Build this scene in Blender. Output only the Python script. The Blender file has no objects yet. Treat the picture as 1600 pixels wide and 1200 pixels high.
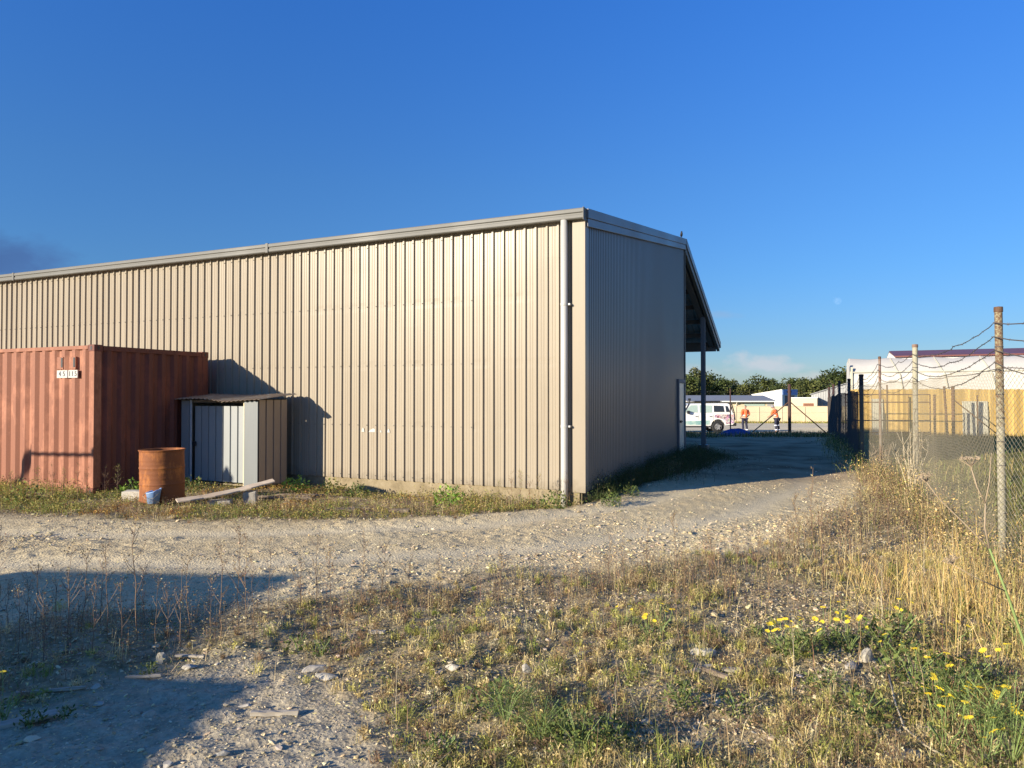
import bpy, math, random
import numpy as np
from mathutils import Vector, Matrix
R = math.radians
random.seed(7); rng = np.random.default_rng(11)
scene = bpy.context.scene
COL = scene.collection
ROT = R(-24.5)                      # the warehouse, the container and the garden shed share this heading
EX = (math.cos(ROT), math.sin(ROT)); EY = (-math.sin(ROT), math.cos(ROT))
SUN_AZ, SUN_EL = R(55.0), R(14.8)   # heading the light travels towards (clockwise from +y) and elevation

# ------------------------------------------------------------------ materials
def new_mat(name):
    m = bpy.data.materials.new(name); m.use_nodes = True
    nt = m.node_tree; b = nt.nodes['Principled BSDF']
    return m, nt, b
def N(nt, t, **kw):
    n = nt.nodes.new(t)
    for k, v in kw.items():
        if k in n.inputs.keys(): n.inputs[k].default_value = v
        else: setattr(n, k, v)
    return n
def ramp(nt, fac, stops, interp='LINEAR'):
    r = nt.nodes.new('ShaderNodeValToRGB'); r.color_ramp.interpolation = interp
    els = r.color_ramp.elements
    while len(els) < len(stops): els.new(0.5)
    for e, (p, c) in zip(els, stops):
        e.position = p; e.color = (*c, 1) if len(c) == 3 else c
    nt.links.new(fac, r.inputs[0]); return r
def mixc(nt, fac, a, b, mode='MIX'):
    m = nt.nodes.new('ShaderNodeMix'); m.data_type = 'RGBA'; m.blend_type = mode
    for sock, v in ((m.inputs[0], fac), (m.inputs[6], a), (m.inputs[7], b)):
        if isinstance(v, (int, float)): sock.default_value = v
        elif isinstance(v, tuple): sock.default_value = (*v, 1) if len(v) == 3 else v
        else: nt.links.new(v, sock)
    return m.outputs[2]
def coords(nt, scale=(1, 1, 1), kind='Object'):
    tc = nt.nodes.new('ShaderNodeTexCoord'); mp = nt.nodes.new('ShaderNodeMapping')
    mp.inputs['Scale'].default_value = scale
    nt.links.new(tc.outputs[kind], mp.inputs[0]); return mp.outputs[0]
def noise(nt, vec, scale, detail=4, rough=0.6):
    n = N(nt, 'ShaderNodeTexNoise', Scale=scale, Detail=detail, Roughness=rough)
    nt.links.new(vec, n.inputs['Vector']); return n.outputs['Fac']
def bump(nt, b, h, strength=0.3, dist=0.01):
    bp = N(nt, 'ShaderNodeBump', Strength=strength, Distance=dist)
    nt.links.new(h, bp.inputs['Height']); nt.links.new(bp.outputs[0], b.inputs['Normal'])

def painted(name, base, dark=None, rough=0.45, metal=0.0, nscale=1.2, amount=0.5, streak=True, bumps=0.08, spec=0.5, stretch=0.12):
    """paint or metal with soft dirt blotches and vertical streaks"""
    m, nt, b = new_mat(name)
    dark = dark or tuple(c * 0.72 for c in base)
    v = coords(nt, (1, 1, stretch if streak else 1))
    f = noise(nt, v, nscale * 3.0, 6, 0.65); v2 = coords(nt)
    f2 = noise(nt, v2, nscale * 0.6, 3, 0.5); f3 = noise(nt, v2, 38, 4, 0.7)
    a = nt.nodes.new('ShaderNodeMath'); a.operation = 'ADD'
    nt.links.new(f, a.inputs[0]); nt.links.new(f2, a.inputs[1])
    r = ramp(nt, a.outputs[0], [(0.78, (0, 0, 0)), (1.28, (1, 1, 1))])
    mu = nt.nodes.new('ShaderNodeMath'); mu.operation = 'MULTIPLY'; mu.inputs[1].default_value = amount
    nt.links.new(r.outputs[0], mu.inputs[0])
    c = mixc(nt, mu.outputs[0], base, dark)
    c = mixc(nt, 0.12, c, mixc(nt, f3, tuple(x * 0.6 for x in base), tuple(min(1, x * 1.3) for x in base)))
    nt.links.new(c, b.inputs['Base Color'])
    rr = ramp(nt, f2, [(0.3, (rough * 0.85,) * 3), (0.7, (min(1, rough * 1.2),) * 3)])
    nt.links.new(rr.outputs[0], b.inputs['Roughness'])
    b.inputs['Metallic'].default_value = metal; b.inputs['Specular IOR Level'].default_value = spec
    if bumps: bump(nt, b, f3, bumps, 0.01)
    return m
def rusty(name, base, rust=(0.16, 0.055, 0.02), cover=0.5, rough=0.7, scale=3.0):
    m, nt, b = new_mat(name); v = coords(nt); vs = coords(nt, (1, 1, 0.25))
    f = noise(nt, v, scale, 8, 0.7); f2 = noise(nt, vs, scale * 3, 6, 0.7); f3 = noise(nt, v, 60, 4, 0.8)
    a = nt.nodes.new('ShaderNodeMath'); a.operation = 'ADD'
    nt.links.new(f, a.inputs[0]); nt.links.new(f2, a.inputs[1])
    r = ramp(nt, a.outputs[0], [(1.02 - cover * 0.35, (0, 0, 0)), (1.2 - cover * 0.25, (1, 1, 1))])
    c = mixc(nt, r.outputs[0], base, mixc(nt, f3, tuple(x * 0.5 for x in rust), tuple(min(1, x * 1.6) for x in rust)))
    c = mixc(nt, 0.2, c, mixc(nt, f2, tuple(x * 0.5 for x in base), tuple(min(1, x * 1.35) for x in base)))
    nt.links.new(c, b.inputs['Base Color']); b.inputs['Roughness'].default_value = rough
    bump(nt, b, f3, 0.25, 0.004); return m
def mottled(name, stops, scale=8, rough=0.85, detail=8, bumps=0.4, dist=0.01, stretch=(1, 1, 1)):
    m, nt, b = new_mat(name); v = coords(nt, stretch)
    f = noise(nt, v, scale, detail, 0.65); f2 = noise(nt, v, scale * 7, 5, 0.7)
    a = N(nt, 'ShaderNodeMath', operation='MULTIPLY_ADD'); a.inputs[1].default_value = 0.4
    nt.links.new(f2, a.inputs[0]); nt.links.new(f, a.inputs[2])
    r = ramp(nt, a.outputs[0], stops); nt.links.new(r.outputs[0], b.inputs['Base Color'])
    b.inputs['Roughness'].default_value = rough; bump(nt, b, a.outputs[0], bumps, dist); return m
def plain(name, c, rough=0.6, metal=0.0):
    m, nt, b = new_mat(name); v = coords(nt); f = noise(nt, v, 14, 4)
    nt.links.new(mixc(nt, f, tuple(x * 0.8 for x in c), tuple(min(1, x * 1.18) for x in c)), b.inputs['Base Color'])
    b.inputs['Roughness'].default_value = rough; b.inputs['Metallic'].default_value = metal; return m
def foliage(name, rough=0.7, trans=0.3, attr='Col'):
    """leaf and straw colours come from a per-leaf colour attribute"""
    m, nt, b = new_mat(name)
    at = N(nt, 'ShaderNodeAttribute', attribute_name=attr)
    nt.links.new(at.outputs['Color'], b.inputs['Base Color']); b.inputs['Roughness'].default_value = rough
    b.inputs['Specular IOR Level'].default_value = 0.25 if trans else 0.0
    tr = nt.nodes.new('ShaderNodeBsdfTranslucent'); nt.links.new(at.outputs['Color'], tr.inputs[0])
    mx = nt.nodes.new('ShaderNodeMixShader'); mx.inputs[0].default_value = trans
    nt.links.new(b.outputs[0], mx.inputs[1]); nt.links.new(tr.outputs[0], mx.inputs[2])
    nt.links.new(mx.outputs[0], nt.nodes['Material Output'].inputs[0]); return m

M = {}
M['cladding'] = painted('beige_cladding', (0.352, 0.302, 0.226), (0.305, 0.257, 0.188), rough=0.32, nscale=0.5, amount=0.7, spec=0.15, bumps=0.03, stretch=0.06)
def mud(m):
    nt = m.node_tree; b = nt.nodes['Principled BSDF']; src = b.inputs['Base Color'].links[0].from_socket
    v = coords(nt); sx = nt.nodes.new('ShaderNodeSeparateXYZ'); nt.links.new(v, sx.inputs[0]); f = noise(nt, v, 5, 6, .7); r = noise(nt, coords(nt, (14, 1, .35)), 1.0, 4, .6)
    a = N(nt, 'ShaderNodeMath', operation='MULTIPLY_ADD'); a.inputs[1].default_value = -1.5; nt.links.new(sx.outputs[2], a.inputs[0]); nt.links.new(f, a.inputs[2])
    lo = ramp(nt, a.outputs[0], [(-.0, (0, 0, 0)), (.35, (.6, .6, .6))]).outputs[0]
    c = mixc(nt, lo, src, (.20, .165, .115)); c = mixc(nt, ramp(nt, r, [(.56, (0, 0, 0)), (.74, (.28, .28, .28))]).outputs[0], c, (.17, .125, .085)); nt.links.new(c, b.inputs['Base Color'])
mud(M['cladding'])
M['cladding_shaded'] = painted('shaded_cladding', (0.20, 0.18, 0.155), (0.17, 0.15, 0.13), rough=0.32, nscale=0.5, amount=0.5, spec=0.95, bumps=0.02, stretch=0.06)  # the beige cladding darkened and greyed for walls turned from the sun
M['flashing'] = painted('grey_flashing', (0.165, 0.162, 0.145), rough=0.5, nscale=1.0, amount=0.35, bumps=0.02, spec=0.2)
M['barge'] = painted('barge_capping', (0.15, 0.155, 0.165), rough=0.4, nscale=1.0, amount=0.3, bumps=0.02)
M['roofing'] = painted('roof_sheet', (0.42, 0.43, 0.42), rough=0.4, metal=0.3, nscale=0.6, amount=0.4, bumps=0.02)
M['downpipe'] = painted('downpipe_paint', (0.52, 0.50, 0.45), rough=0.35, nscale=1.0, amount=0.35, bumps=0.02)
M['concrete'] = mottled('concrete', [(0.4, (0.11, 0.085, 0.045)), (0.68, (0.24, 0.19, 0.11)), (0.95, (0.34, 0.28, 0.18))], 3.5, 0.9, 8, 0.35, 0.01)
M['steel_post'] = painted('post_paint', (0.17, 0.17, 0.175), rough=0.5, nscale=1, amount=0.4)
M['steel_dark'] = painted('canopy_steel', (0.16, 0.15, 0.15), rough=0.6, nscale=1, amount=0.4)
M['door_cream'] = painted('door_cream', (0.74, 0.68, 0.5), rough=0.35, nscale=0.8, amount=0.25, bumps=0.02)
M['black'] = plain('black_plastic', (0.02, 0.02, 0.022), 0.5)
M['container'] = rusty('container_red', (0.37, 0.145, 0.075), (0.20, 0.068, 0.032), 0.50, 0.68, 1.2)
M['container_shaded'] = rusty('container_red_shaded', (0.20, 0.055, 0.03), (0.11, 0.032, 0.02), 0.5, 0.7, 1.2)  # container red darkened for the end that stands in shade
M['caster_green'] = rusty('caster_green', (0.07, 0.12, 0.08), cover=0.3, rough=0.6)
M['white_paint'] = plain('white_lettering', (0.46, 0.44, 0.39), 0.6)
M['ink'] = plain('dark_lettering', (0.05, 0.055, 0.06), 0.6)
M['shed_blue'] = painted('shed_blue_grey', (0.29, 0.31, 0.30), (0.24, 0.25, 0.25), rough=0.4, nscale=1.4, amount=0.5)
M['shed_grey'] = painted('shed_grey', (0.16, 0.175, 0.175), rough=0.45, nscale=1.4, amount=0.4)
M['shed_beige'] = painted('shed_beige', (0.34, 0.26, 0.19), rough=0.45, nscale=1.4, amount=0.5)
M['shed_roof'] = rusty('shed_roof', (0.24, 0.235, 0.20), (0.17, 0.11, 0.07), 0.5, 0.6, 3)
M['shed_post'] = plain('shed_post', (0.36, 0.38, 0.39), 0.5)
M['wood_yellow'] = plain('pale_timber', (0.62, 0.54, 0.34), 0.7)
M['drum'] = rusty('drum_rust', (0.40, 0.14, 0.028), (0.15, 0.045, 0.014), 0.62, 0.8, 3.5)
M['bucket'] = painted('blue_plastic', (0.12, 0.27, 0.55), (0.32, 0.42, 0.6), rough=0.5, nscale=5, amount=0.7, streak=False)
M['block'] = mottled('pale_block', [(0.3, (0.28, 0.25, 0.19)), (0.7, (0.55, 0.51, 0.42))], 6)
M['board'] = mottled('weathered_board', [(0.35, (0.24, 0.17, 0.11)), (0.6, (0.40, 0.31, 0.22)), (0.85, (0.55, 0.46, 0.35))], 4, 0.85, 8, 0.35, 0.004, (0.25, 4, 4))
M['old_wood'] = mottled('old_wood', [(0.35, (0.06, 0.045, 0.035)), (0.6, (0.15, 0.11, 0.075)), (0.85, (0.30, 0.24, 0.17))], 6, 0.9, 8, 0.5, 0.005, (0.3, 3, 3))
M['grey_wood'] = mottled('grey_wood', [(0.35, (0.17, 0.14, 0.10)), (0.6, (0.33, 0.28, 0.21)), (0.85, (0.48, 0.43, 0.34))], 6, 0.9, 8, 0.5, 0.005, (0.3, 3, 3))
M['stone'] = mottled('grey_stone', [(0.35, (0.17, 0.16, 0.14)), (0.6, (0.32, 0.29, 0.24)), (0.85, (0.48, 0.44, 0.36))], 9, 0.9)
M['stone_pale'] = mottled('pale_stone', [(0.35, (0.24, 0.215, 0.16)), (0.6, (0.37, 0.335, 0.255)), (0.85, (0.50, 0.455, 0.36))], 9, 0.9)
M['wire'] = plain('old_wire', (0.30, 0.26, 0.18), 0.7, 0.0)
M['barb'] = plain('rusty_wire', (0.10, 0.085, 0.075), 0.7, 0.2)
M['post_dark'] = rusty('dark_post', (0.035, 0.028, 0.032), (0.07, 0.03, 0.02), 0.5, 0.8)
M['pipe_grey'] = rusty('pipe_grey', (0.27, 0.23, 0.19), (0.16, 0.075, 0.045), 0.45, 0.7, 4)
M['pipe_brown'] = rusty('pipe_brown', (0.12, 0.075, 0.045), (0.10, 0.045, 0.02), 0.6, 0.75)
def lichen_post(name, k):
    m, nt, b = new_mat(name); v = coords(nt)
    f = noise(nt, v, 9, 8, 0.75); f2 = noise(nt, v, 40, 4, 0.8)
    sx = nt.nodes.new('ShaderNodeSeparateXYZ'); nt.links.new(v, sx.inputs[0])
    a = N(nt, 'ShaderNodeMath', operation='MULTIPLY_ADD'); a.inputs[1].default_value = k
    nt.links.new(sx.outputs[2], a.inputs[0]); nt.links.new(f, a.inputs[2])
    r = ramp(nt, a.outputs[0], [(0.78, (0.37, 0.345, 0.27)), (0.95, (0.26, 0.21, 0.14)), (1.02, (0.13, 0.07, 0.04))])
    c = mixc(nt, ramp(nt, f2, [(0.45, (0, 0, 0)), (0.62, (1, 1, 1))]).outputs[0], r.outputs[0], (0.30, 0.28, 0.17))
    nt.links.new(c, b.inputs['Base Color']); b.inputs['Roughness'].default_value = 0.9; bump(nt, b, f2, 0.4, 0.004); return m
M['lichen_post'] = lichen_post('lichen_post', 0.28); M['lichen_post_pale'] = lichen_post('lichen_post_pale', 0.07)
def planks(name, c, w=0.12):
    m, nt, b = new_mat(name); v = coords(nt)
    sx = nt.nodes.new('ShaderNodeSeparateXYZ'); nt.links.new(v, sx.inputs[0])
    d = N(nt, 'ShaderNodeMath', operation='DIVIDE'); d.inputs[1].default_value = w; nt.links.new(sx.outputs[0], d.inputs[0])
    fl = N(nt, 'ShaderNodeMath', operation='FLOOR'); nt.links.new(d.outputs[0], fl.inputs[0])
    wn = N(nt, 'ShaderNodeTexWhiteNoise', noise_dimensions='1D'); nt.links.new(fl.outputs[0], wn.inputs['W'])
    f = noise(nt, coords(nt, (8, 8, 0.8)), 4, 6, 0.65); k = noise(nt, coords(nt, (1, 1, 0.6)), 3.5, 3, 0.5)
    c1 = mixc(nt, wn.outputs[0], tuple(x * 0.55 for x in c), tuple(min(1, x * 1.22) for x in c))
    c1 = mixc(nt, ramp(nt, f, [(0.4, (0, 0, 0)), (0.75, (0.6, 0.6, 0.6))]).outputs[0], c1, tuple(x * 0.5 for x in c))
    c1 = mixc(nt, ramp(nt, k, [(0.6, (0, 0, 0)), (0.75, (0.7, 0.7, 0.7))]).outputs[0], c1, (0.20, 0.10, 0.03))
    nt.links.new(c1, b.inputs['Base Color']); b.inputs['Roughness'].default_value = 0.8; return m
M['timber'] = planks('golden_timber', (0.62, 0.41, 0.12))
M['sheet_white'] = painted('white_sheet', (0.46, 0.44, 0.33), rough=0.5, nscale=2, amount=0.4)
M['fabric_white'] = painted('white_fabric', (0.57, 0.55, 0.49), (0.42, 0.395, 0.345), rough=0.8, nscale=0.25, amount=0.5, streak=False, bumps=0.0)
M['fabric_roof'] = painted('white_fabric_roof', (0.49, 0.475, 0.435), (0.36, 0.34, 0.31), rough=0.8, nscale=0.25, amount=0.5, streak=False, bumps=0.0)
M['maroon'] = painted('maroon_roof', (0.17, 0.058, 0.045), rough=0.5, nscale=0.3, amount=0.3)
M['cream_wall'] = painted('cream_wall', (0.66, 0.56, 0.37), rough=0.7, nscale=0.25, amount=0.35, stretch=0.4)
M['bright_white'] = painted('white_wall', (0.80, 0.78, 0.72), rough=0.6, nscale=0.3, amount=0.2)
M['grey_sheet'] = painted('grey_sheet', (0.36, 0.36, 0.345), rough=0.5, nscale=0.3, amount=0.3)
M['grey_roof'] = painted('grey_roof', (0.26, 0.26, 0.25), rough=0.5, nscale=0.3, amount=0.3)
M['blue_sign'] = plain('blue_sign', (0.16, 0.30, 0.62), 0.4)
M['brick'] = plain('red_brick', (0.32, 0.14, 0.08), 0.85)
M['tarp'] = plain('blue_tarp', (0.04, 0.06, 0.23), 0.6)
M['car_white'] = plain('car_white', (0.80, 0.79, 0.74), 0.25)
M['glass_dark'] = plain('tinted_glass', (0.03, 0.035, 0.04), 0.08)
M['glass_pale'] = plain('pale_glass', (0.36, 0.46, 0.40), 0.08)
M['rubber'] = plain('tyre_rubber', (0.018, 0.018, 0.02), 0.85)
M['alloy'] = plain('alloy_rim', (0.45, 0.45, 0.46), 0.35, 0.7)
M['teal'] = mottled('teal_stripe', [(0.38, (0.03, 0.11, 0.24)), (0.58, (0.12, 0.30, 0.30)), (0.85, (0.45, 0.56, 0.48))], 3, 0.4, 4, 0.0)
def wrap_mat():
    m, nt, b = new_mat('patterned_wrap'); v = coords(nt)
    vo = N(nt, 'ShaderNodeTexVoronoi', Scale=7.0); nt.links.new(v, vo.inputs['Vector'])
    wv = N(nt, 'ShaderNodeTexNoise', Scale=5.0, Detail=5); nt.links.new(v, wv.inputs['Vector'])
    r = ramp(nt, wv.outputs[0], [(0.3, (0.10, 0.07, 0.10)), (0.43, (0.36, 0.24, 0.26)), (0.52, (0.70, 0.60, 0.56)), (0.6, (0.22, 0.18, 0.25)), (0.72, (0.62, 0.42, 0.40))])
    c = mixc(nt, 0.35, r.outputs[0], vo.outputs['Color'], 'SOFT_LIGHT')
    nt.links.new(c, b.inputs['Base Color']); b.inputs['Roughness'].default_value = 0.35; return m
M['wrap'] = wrap_mat()
M['tail_red'] = plain('tail_lamp_red', (0.45, 0.02, 0.015), 0.3)
M['lamp_clear'] = plain('headlamp_clear', (0.7, 0.7, 0.7), 0.15)
M['skin'] = plain('skin_tone', (0.48, 0.27, 0.18), 0.6)
M['hair'] = plain('dark_hair', (0.03, 0.02, 0.015), 0.7)
M['orange'] = plain('high_visibility_orange', (0.85, 0.16, 0.045), 0.7)
M['navy'] = plain('navy_cloth', (0.018, 0.02, 0.045), 0.85)
M['reflective'] = plain('reflective_band', (0.78, 0.80, 0.85), 0.4)
M['boot'] = plain('dark_boot', (0.03, 0.025, 0.03), 0.7)
M['hat'] = plain('grey_hat', (0.30, 0.28, 0.29), 0.8)
M['feather'] = plain('dark_feather', (0.03, 0.03, 0.035), 0.6)
M['bark'] = mottled('bark', [(0.35, (0.05, 0.035, 0.025)), (0.8, (0.16, 0.12, 0.09))], 5)
M['leaf'] = foliage('leaves', 0.65, 0.3)
M['straw'] = foliage('dry_grass', 0.75, 0.25)
M['tree_leaf'] = foliage('tree_leaves', 0.75, 0.15)
M['gravel'] = foliage('gravel_stones', 0.95, 0.0)
M['petal'] = plain('yellow_petals', (0.85, 0.62, 0.03), 0.6)
M['stalk'] = plain('dead_stalk', (0.20, 0.13, 0.08), 0.85)
M['stalk_pale'] = plain('pale_stalk', (0.50, 0.42, 0.28), 0.85)
M['stalk_green'] = plain('green_stalk', (0.20, 0.27, 0.08), 0.7)
M['umbel'] = plain('dry_umbel', (0.34, 0.26, 0.17), 0.9); M['twig'] = plain('twig', (0.30, 0.24, 0.17), 0.9)
# ------------------------------------------------------------------ building helpers
class MB:
    def __init__(s): s.v = []; s.f = []; s.m = []; s.mi = 0
    def add(s, vs, fs):
        o = len(s.v); s.v += [tuple(v) for v in vs]
        for f in fs: s.f.append(tuple(i + o for i in f)); s.m.append(s.mi)
        return s
    def box(s, x0, x1, y0, y1, z0, z1, tf=None):
        vs = [(x, y, z) for z in (z0, z1) for y in (y0, y1) for x in (x0, x1)]
        if tf: vs = [tf @ Vector(v) for v in vs]
        return s.add(vs, [(0, 2, 3, 1), (4, 5, 7, 6), (0, 1, 5, 4), (2, 6, 7, 3), (0, 4, 6, 2), (1, 3, 7, 5)])
    def bar(s, p, q, w, h, up=(0, 0, 1)):
        p, q = Vector(p), Vector(q); d = (q - p).normalized()
        a = d.cross(Vector(up)); a = a.normalized() if a.length > 1e-4 else Vector((1, 0, 0)); b = a.cross(d)
        vs = []
        for c in (p, q):
            for i, j in ((-1, -1), (1, -1), (1, 1), (-1, 1)): vs.append(c + a * i * w / 2 + b * j * h / 2)
        return s.add(vs, [(0, 1, 2, 3), (7, 6, 5, 4), (0, 4, 5, 1), (1, 5, 6, 2), (2, 6, 7, 3), (3, 7, 4, 0)])
    def tube(s, pts, rad, n=8, cap=True):
        pts = [Vector(p) for p in pts]
        if not isinstance(rad, (list, tuple)): rad = [rad] * len(pts)
        vs, fs = [], []; a = None
        for i, p in enumerate(pts):
            d = (pts[min(i + 1, len(pts) - 1)] - pts[max(i - 1, 0)]).normalized()
            if a is None:
                a = d.cross(Vector((0, 0, 1)))
                if a.length < 0.05: a = d.cross(Vector((1, 0, 0)))
            a = (a - d * a.dot(d)).normalized(); b = d.cross(a)
            for k in range(n):
                t = 2 * math.pi * k / n; vs.append(p + (a * math.cos(t) + b * math.sin(t)) * rad[i])
        for i in range(len(pts) - 1):
            for k in range(n):
                k2 = (k + 1) % n; fs.append((i * n + k, i * n + k2, (i + 1) * n + k2, (i + 1) * n + k))
        if cap: fs += [tuple(range(n))[::-1], tuple(range((len(pts) - 1) * n, len(pts) * n))]
        return s.add(vs, fs)
    def lathe(s, prof, n=24, c=(0, 0, 0)):
        vs = [(c[0] + r * math.cos(2 * math.pi * k / n), c[1] + r * math.sin(2 * math.pi * k / n), c[2] + z) for r, z in prof for k in range(n)]
        fs = [(i * n + k, i * n + (k + 1) % n, (i + 1) * n + (k + 1) % n, (i + 1) * n + k) for i in range(len(prof) - 1) for k in range(n)]
        return s.add(vs, fs)
    def prism(s, poly, axis, a, b):
        """poly of 2-D points in the plane across the axis, from a to b along it"""
        def P(u, v, t): return {'x': (t, u, v), 'y': (u, t, v), 'z': (u, v, t)}[axis]
        n = len(poly); vs = [P(u, v, a) for u, v in poly] + [P(u, v, b) for u, v in poly]
        fs = [(i, (i + 1) % n, n + (i + 1) % n, n + i) for i in range(n)] + [tuple(range(n))[::-1], tuple(range(n, 2 * n))]
        return s.add(vs, fs)
    def sheet(s, rows):
        """rows of points of equal count joined as a grid"""
        n = len(rows[0]); vs = [p for r in rows for p in r]
        return s.add(vs, [(i * n + k, i * n + k + 1, (i + 1) * n + k + 1, (i + 1) * n + k) for i in range(len(rows) - 1) for k in range(n - 1)])
    def build(s, name, mat, parent=None, smooth=False, bevel=0, solid=0):
        me = bpy.data.meshes.new(name); me.from_pydata(s.v, [], s.f)
        for k in (mat if isinstance(mat, list) else [mat]): me.materials.append(k)
        if isinstance(mat, list): me.polygons.foreach_set('material_index', s.m)
        if smooth: me.polygons.foreach_set('use_smooth', [True] * len(me.polygons))
        me.validate(); me.update()
        import bmesh as bmod
        bm = bmod.new(); bm.from_mesh(me); bmod.ops.recalc_face_normals(bm, faces=bm.faces); bm.to_mesh(me); bm.free()
        o = bpy.data.objects.new(name, me); COL.objects.link(o)
        if parent: o.parent = parent
        if solid: md = o.modifiers.new('thickness', 'SOLIDIFY'); md.thickness = solid; md.offset = 0
        if bevel: md = o.modifiers.new('edges', 'BEVEL'); md.width = bevel; md.segments = 2; md.limit_method = 'ANGLE'
        return o
def tag(o, label=None, cat=None, group=None, kind=None):
    if label: o['label'] = label
    if cat: o['category'] = cat
    if group: o['group'] = group
    if kind: o['kind'] = kind
    return o
def thing(name, label, cat, loc=(0, 0, 0), rz=0, group=None):
    o = bpy.data.objects.new(name, None); o.empty_display_size = 0.2; COL.objects.link(o)
    o.location = loc; o.rotation_euler = (0, 0, rz); return tag(o, label, cat, group)
def copy_tree(o, parent=None):
    c = o.copy(); COL.objects.link(c)
    if parent: c.parent = parent
    for ch in list(o.children): copy_tree(ch, c)
    return c
def mesh_np(name, verts, tris=None, quads=None, colors=None, mat=None, parent=None, smooth=False):
    me = bpy.data.meshes.new(name); nt_ = 0 if tris is None else len(tris); nq = 0 if quads is None else len(quads)
    me.vertices.add(len(verts)); me.vertices.foreach_set('co', np.asarray(verts, np.float32).ravel())
    idx = np.concatenate([np.asarray(a, np.int32).ravel() for a in (tris, quads) if a is not None and len(a)])
    me.loops.add(len(idx)); me.loops.foreach_set('vertex_index', idx)
    starts = np.concatenate([np.arange(nt_) * 3, nt_ * 3 + np.arange(nq) * 4]).astype(np.int32)
    me.polygons.add(nt_ + nq); me.polygons.foreach_set('loop_start', starts)
    if colors is not None:
        ca = me.color_attributes.new('Col', 'FLOAT_COLOR', 'POINT')
        c4 = np.ones((len(verts), 4), np.float32); c4[:, :3] = colors; ca.data.foreach_set('color', c4.ravel())
    if mat: me.materials.append(mat)
    me.update(calc_edges=True); me.validate()
    me.polygons.foreach_set('use_smooth', [smooth] * len(me.polygons))
    o = bpy.data.objects.new(name, me); COL.objects.link(o)
    if parent: o.parent = parent
    return o
def text_mesh(name, body, size, mat, parent, loc, rot):
    cu = bpy.data.curves.new(name, 'FONT'); cu.body = body; cu.size = size; cu.extrude = 0.0015
    cu.align_x = 'CENTER'; cu.align_y = 'CENTER'
    t = bpy.data.objects.new(name, cu); COL.objects.link(t); dg = bpy.context.evaluated_depsgraph_get()
    me = bpy.data.meshes.new_from_object(t.evaluated_get(dg)); bpy.data.objects.remove(t)
    me.materials.clear(); me.materials.append(mat)
    o = bpy.data.objects.new(name, me); COL.objects.link(o); o.parent = parent; o.location = loc; o.rotation_euler = rot; return o

# value noise in numpy (terrain, scatter masks, dents)
def _hash(ix, iy, seed):
    h = (ix.astype(np.int64) * 374761393 + iy.astype(np.int64) * 668265263 + seed * 1442695041) & 0xffffffff
    h = ((h ^ (h >> 13)) * 1274126177) & 0xffffffff
    return ((h ^ (h >> 16)) & 0xffff) / 65535.0
def vnoise(x, y, seed=0):
    x = np.asarray(x, float); y = np.asarray(y, float); ix = np.floor(x); iy = np.floor(y)
    fx = x - ix; fy = y - iy; fx = fx * fx * (3 - 2 * fx); fy = fy * fy * (3 - 2 * fy)
    a = _hash(ix, iy, seed); b = _hash(ix + 1, iy, seed); c = _hash(ix, iy + 1, seed); d = _hash(ix + 1, iy + 1, seed)
    return (a + (b - a) * fx) * (1 - fy) + (c + (d - c) * fx) * fy
def fbm(x, y, seed=0, octv=4):
    t = 0; a = 0.5; n = 0
    for k in range(octv): t = t + a * vnoise(x, y, seed + k); n += a; a *= 0.5; x = x * 2.03 + 5.1; y = y * 2.03 + 1.7
    return t / n
def sstep(a, b, x): t = np.clip((x - a) / (b - a), 0, 1); return t * t * (3 - 2 * t)
def inside(px, py, poly):
    r = np.zeros(px.shape, bool); n = len(poly)
    for i in range(n):
        (x0, y0), (x1, y1) = poly[i], poly[(i + 1) % n]
        if y0 == y1: continue
        c = ((y0 > py) != (y1 > py)) & (px < (x1 - x0) * (py - y0) / (y1 - y0) + x0); r ^= c
    return r
def sdist(px, py, poly):
    """signed distance to a polygon's outline, positive inside"""
    d = np.full(px.shape, 1e9); n = len(poly)
    for i in range(n):
        (x0, y0), (x1, y1) = poly[i], poly[(i + 1) % n]; dx, dy = x1 - x0, y1 - y0
        t = np.clip(((px - x0) * dx + (py - y0) * dy) / (dx * dx + dy * dy), 0, 1)
        d = np.minimum(d, np.hypot(px - x0 - t * dx, py - y0 - t * dy))
    return np.where(inside(px, py, poly), d, -d)

# ------------------------------------------------------------------ terrain
TRACK = [(-40, 5.6), (-6, 5.25), (-3.98, 5.5), (-2.18, 5.8), (-0.59, 6.5), (1.27, 7.05), (3.05, 8.05), (4.85, 10.2), (6.15, 12.3), (7.3, 14.8), (8.55, 18), (9.9, 22), (12.6, 29), (14.5, 31.5),
         (9, 33), (6, 31), (6.9, 24), (6.2, 22.0), (5.2, 18.6), (3.6, 15.2), (2.0, 12.2), (1.0, 10.9), (-0.2, 10.1), (-1.73, 9.6), (-4.38, 9.6), (-7.27, 10.1), (-12, 12), (-40, 24)]
BARE = [(-6, 3.3), (-3.2, 3.75), (-2.4, 4.15), (-1.75, 4.6), (-1.2, 4.35), (-0.95, 4.0), (-0.75, 3.6), (-0.6, 3.0), (-0.5, 1.5), (-6, 1.5)]
def to_b(x, y):
    dx, dy = x - 1.16, y - 11.48
    return dx * EX[0] + dy * EX[1], dx * EY[0] + dy * EY[1]
def zones(x, y):
    wob = (fbm(x * 1.3, y * 1.3, 3, 3) - 0.5) * np.where(y > 9, 0.45, 0.9)
    tr = sstep(-0.18, 0.28, sdist(x, y, TRACK) + wob)
    ba = sstep(-0.2, 0.3, sdist(x, y, BARE) + wob * 0.8)
    return tr, ba
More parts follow.
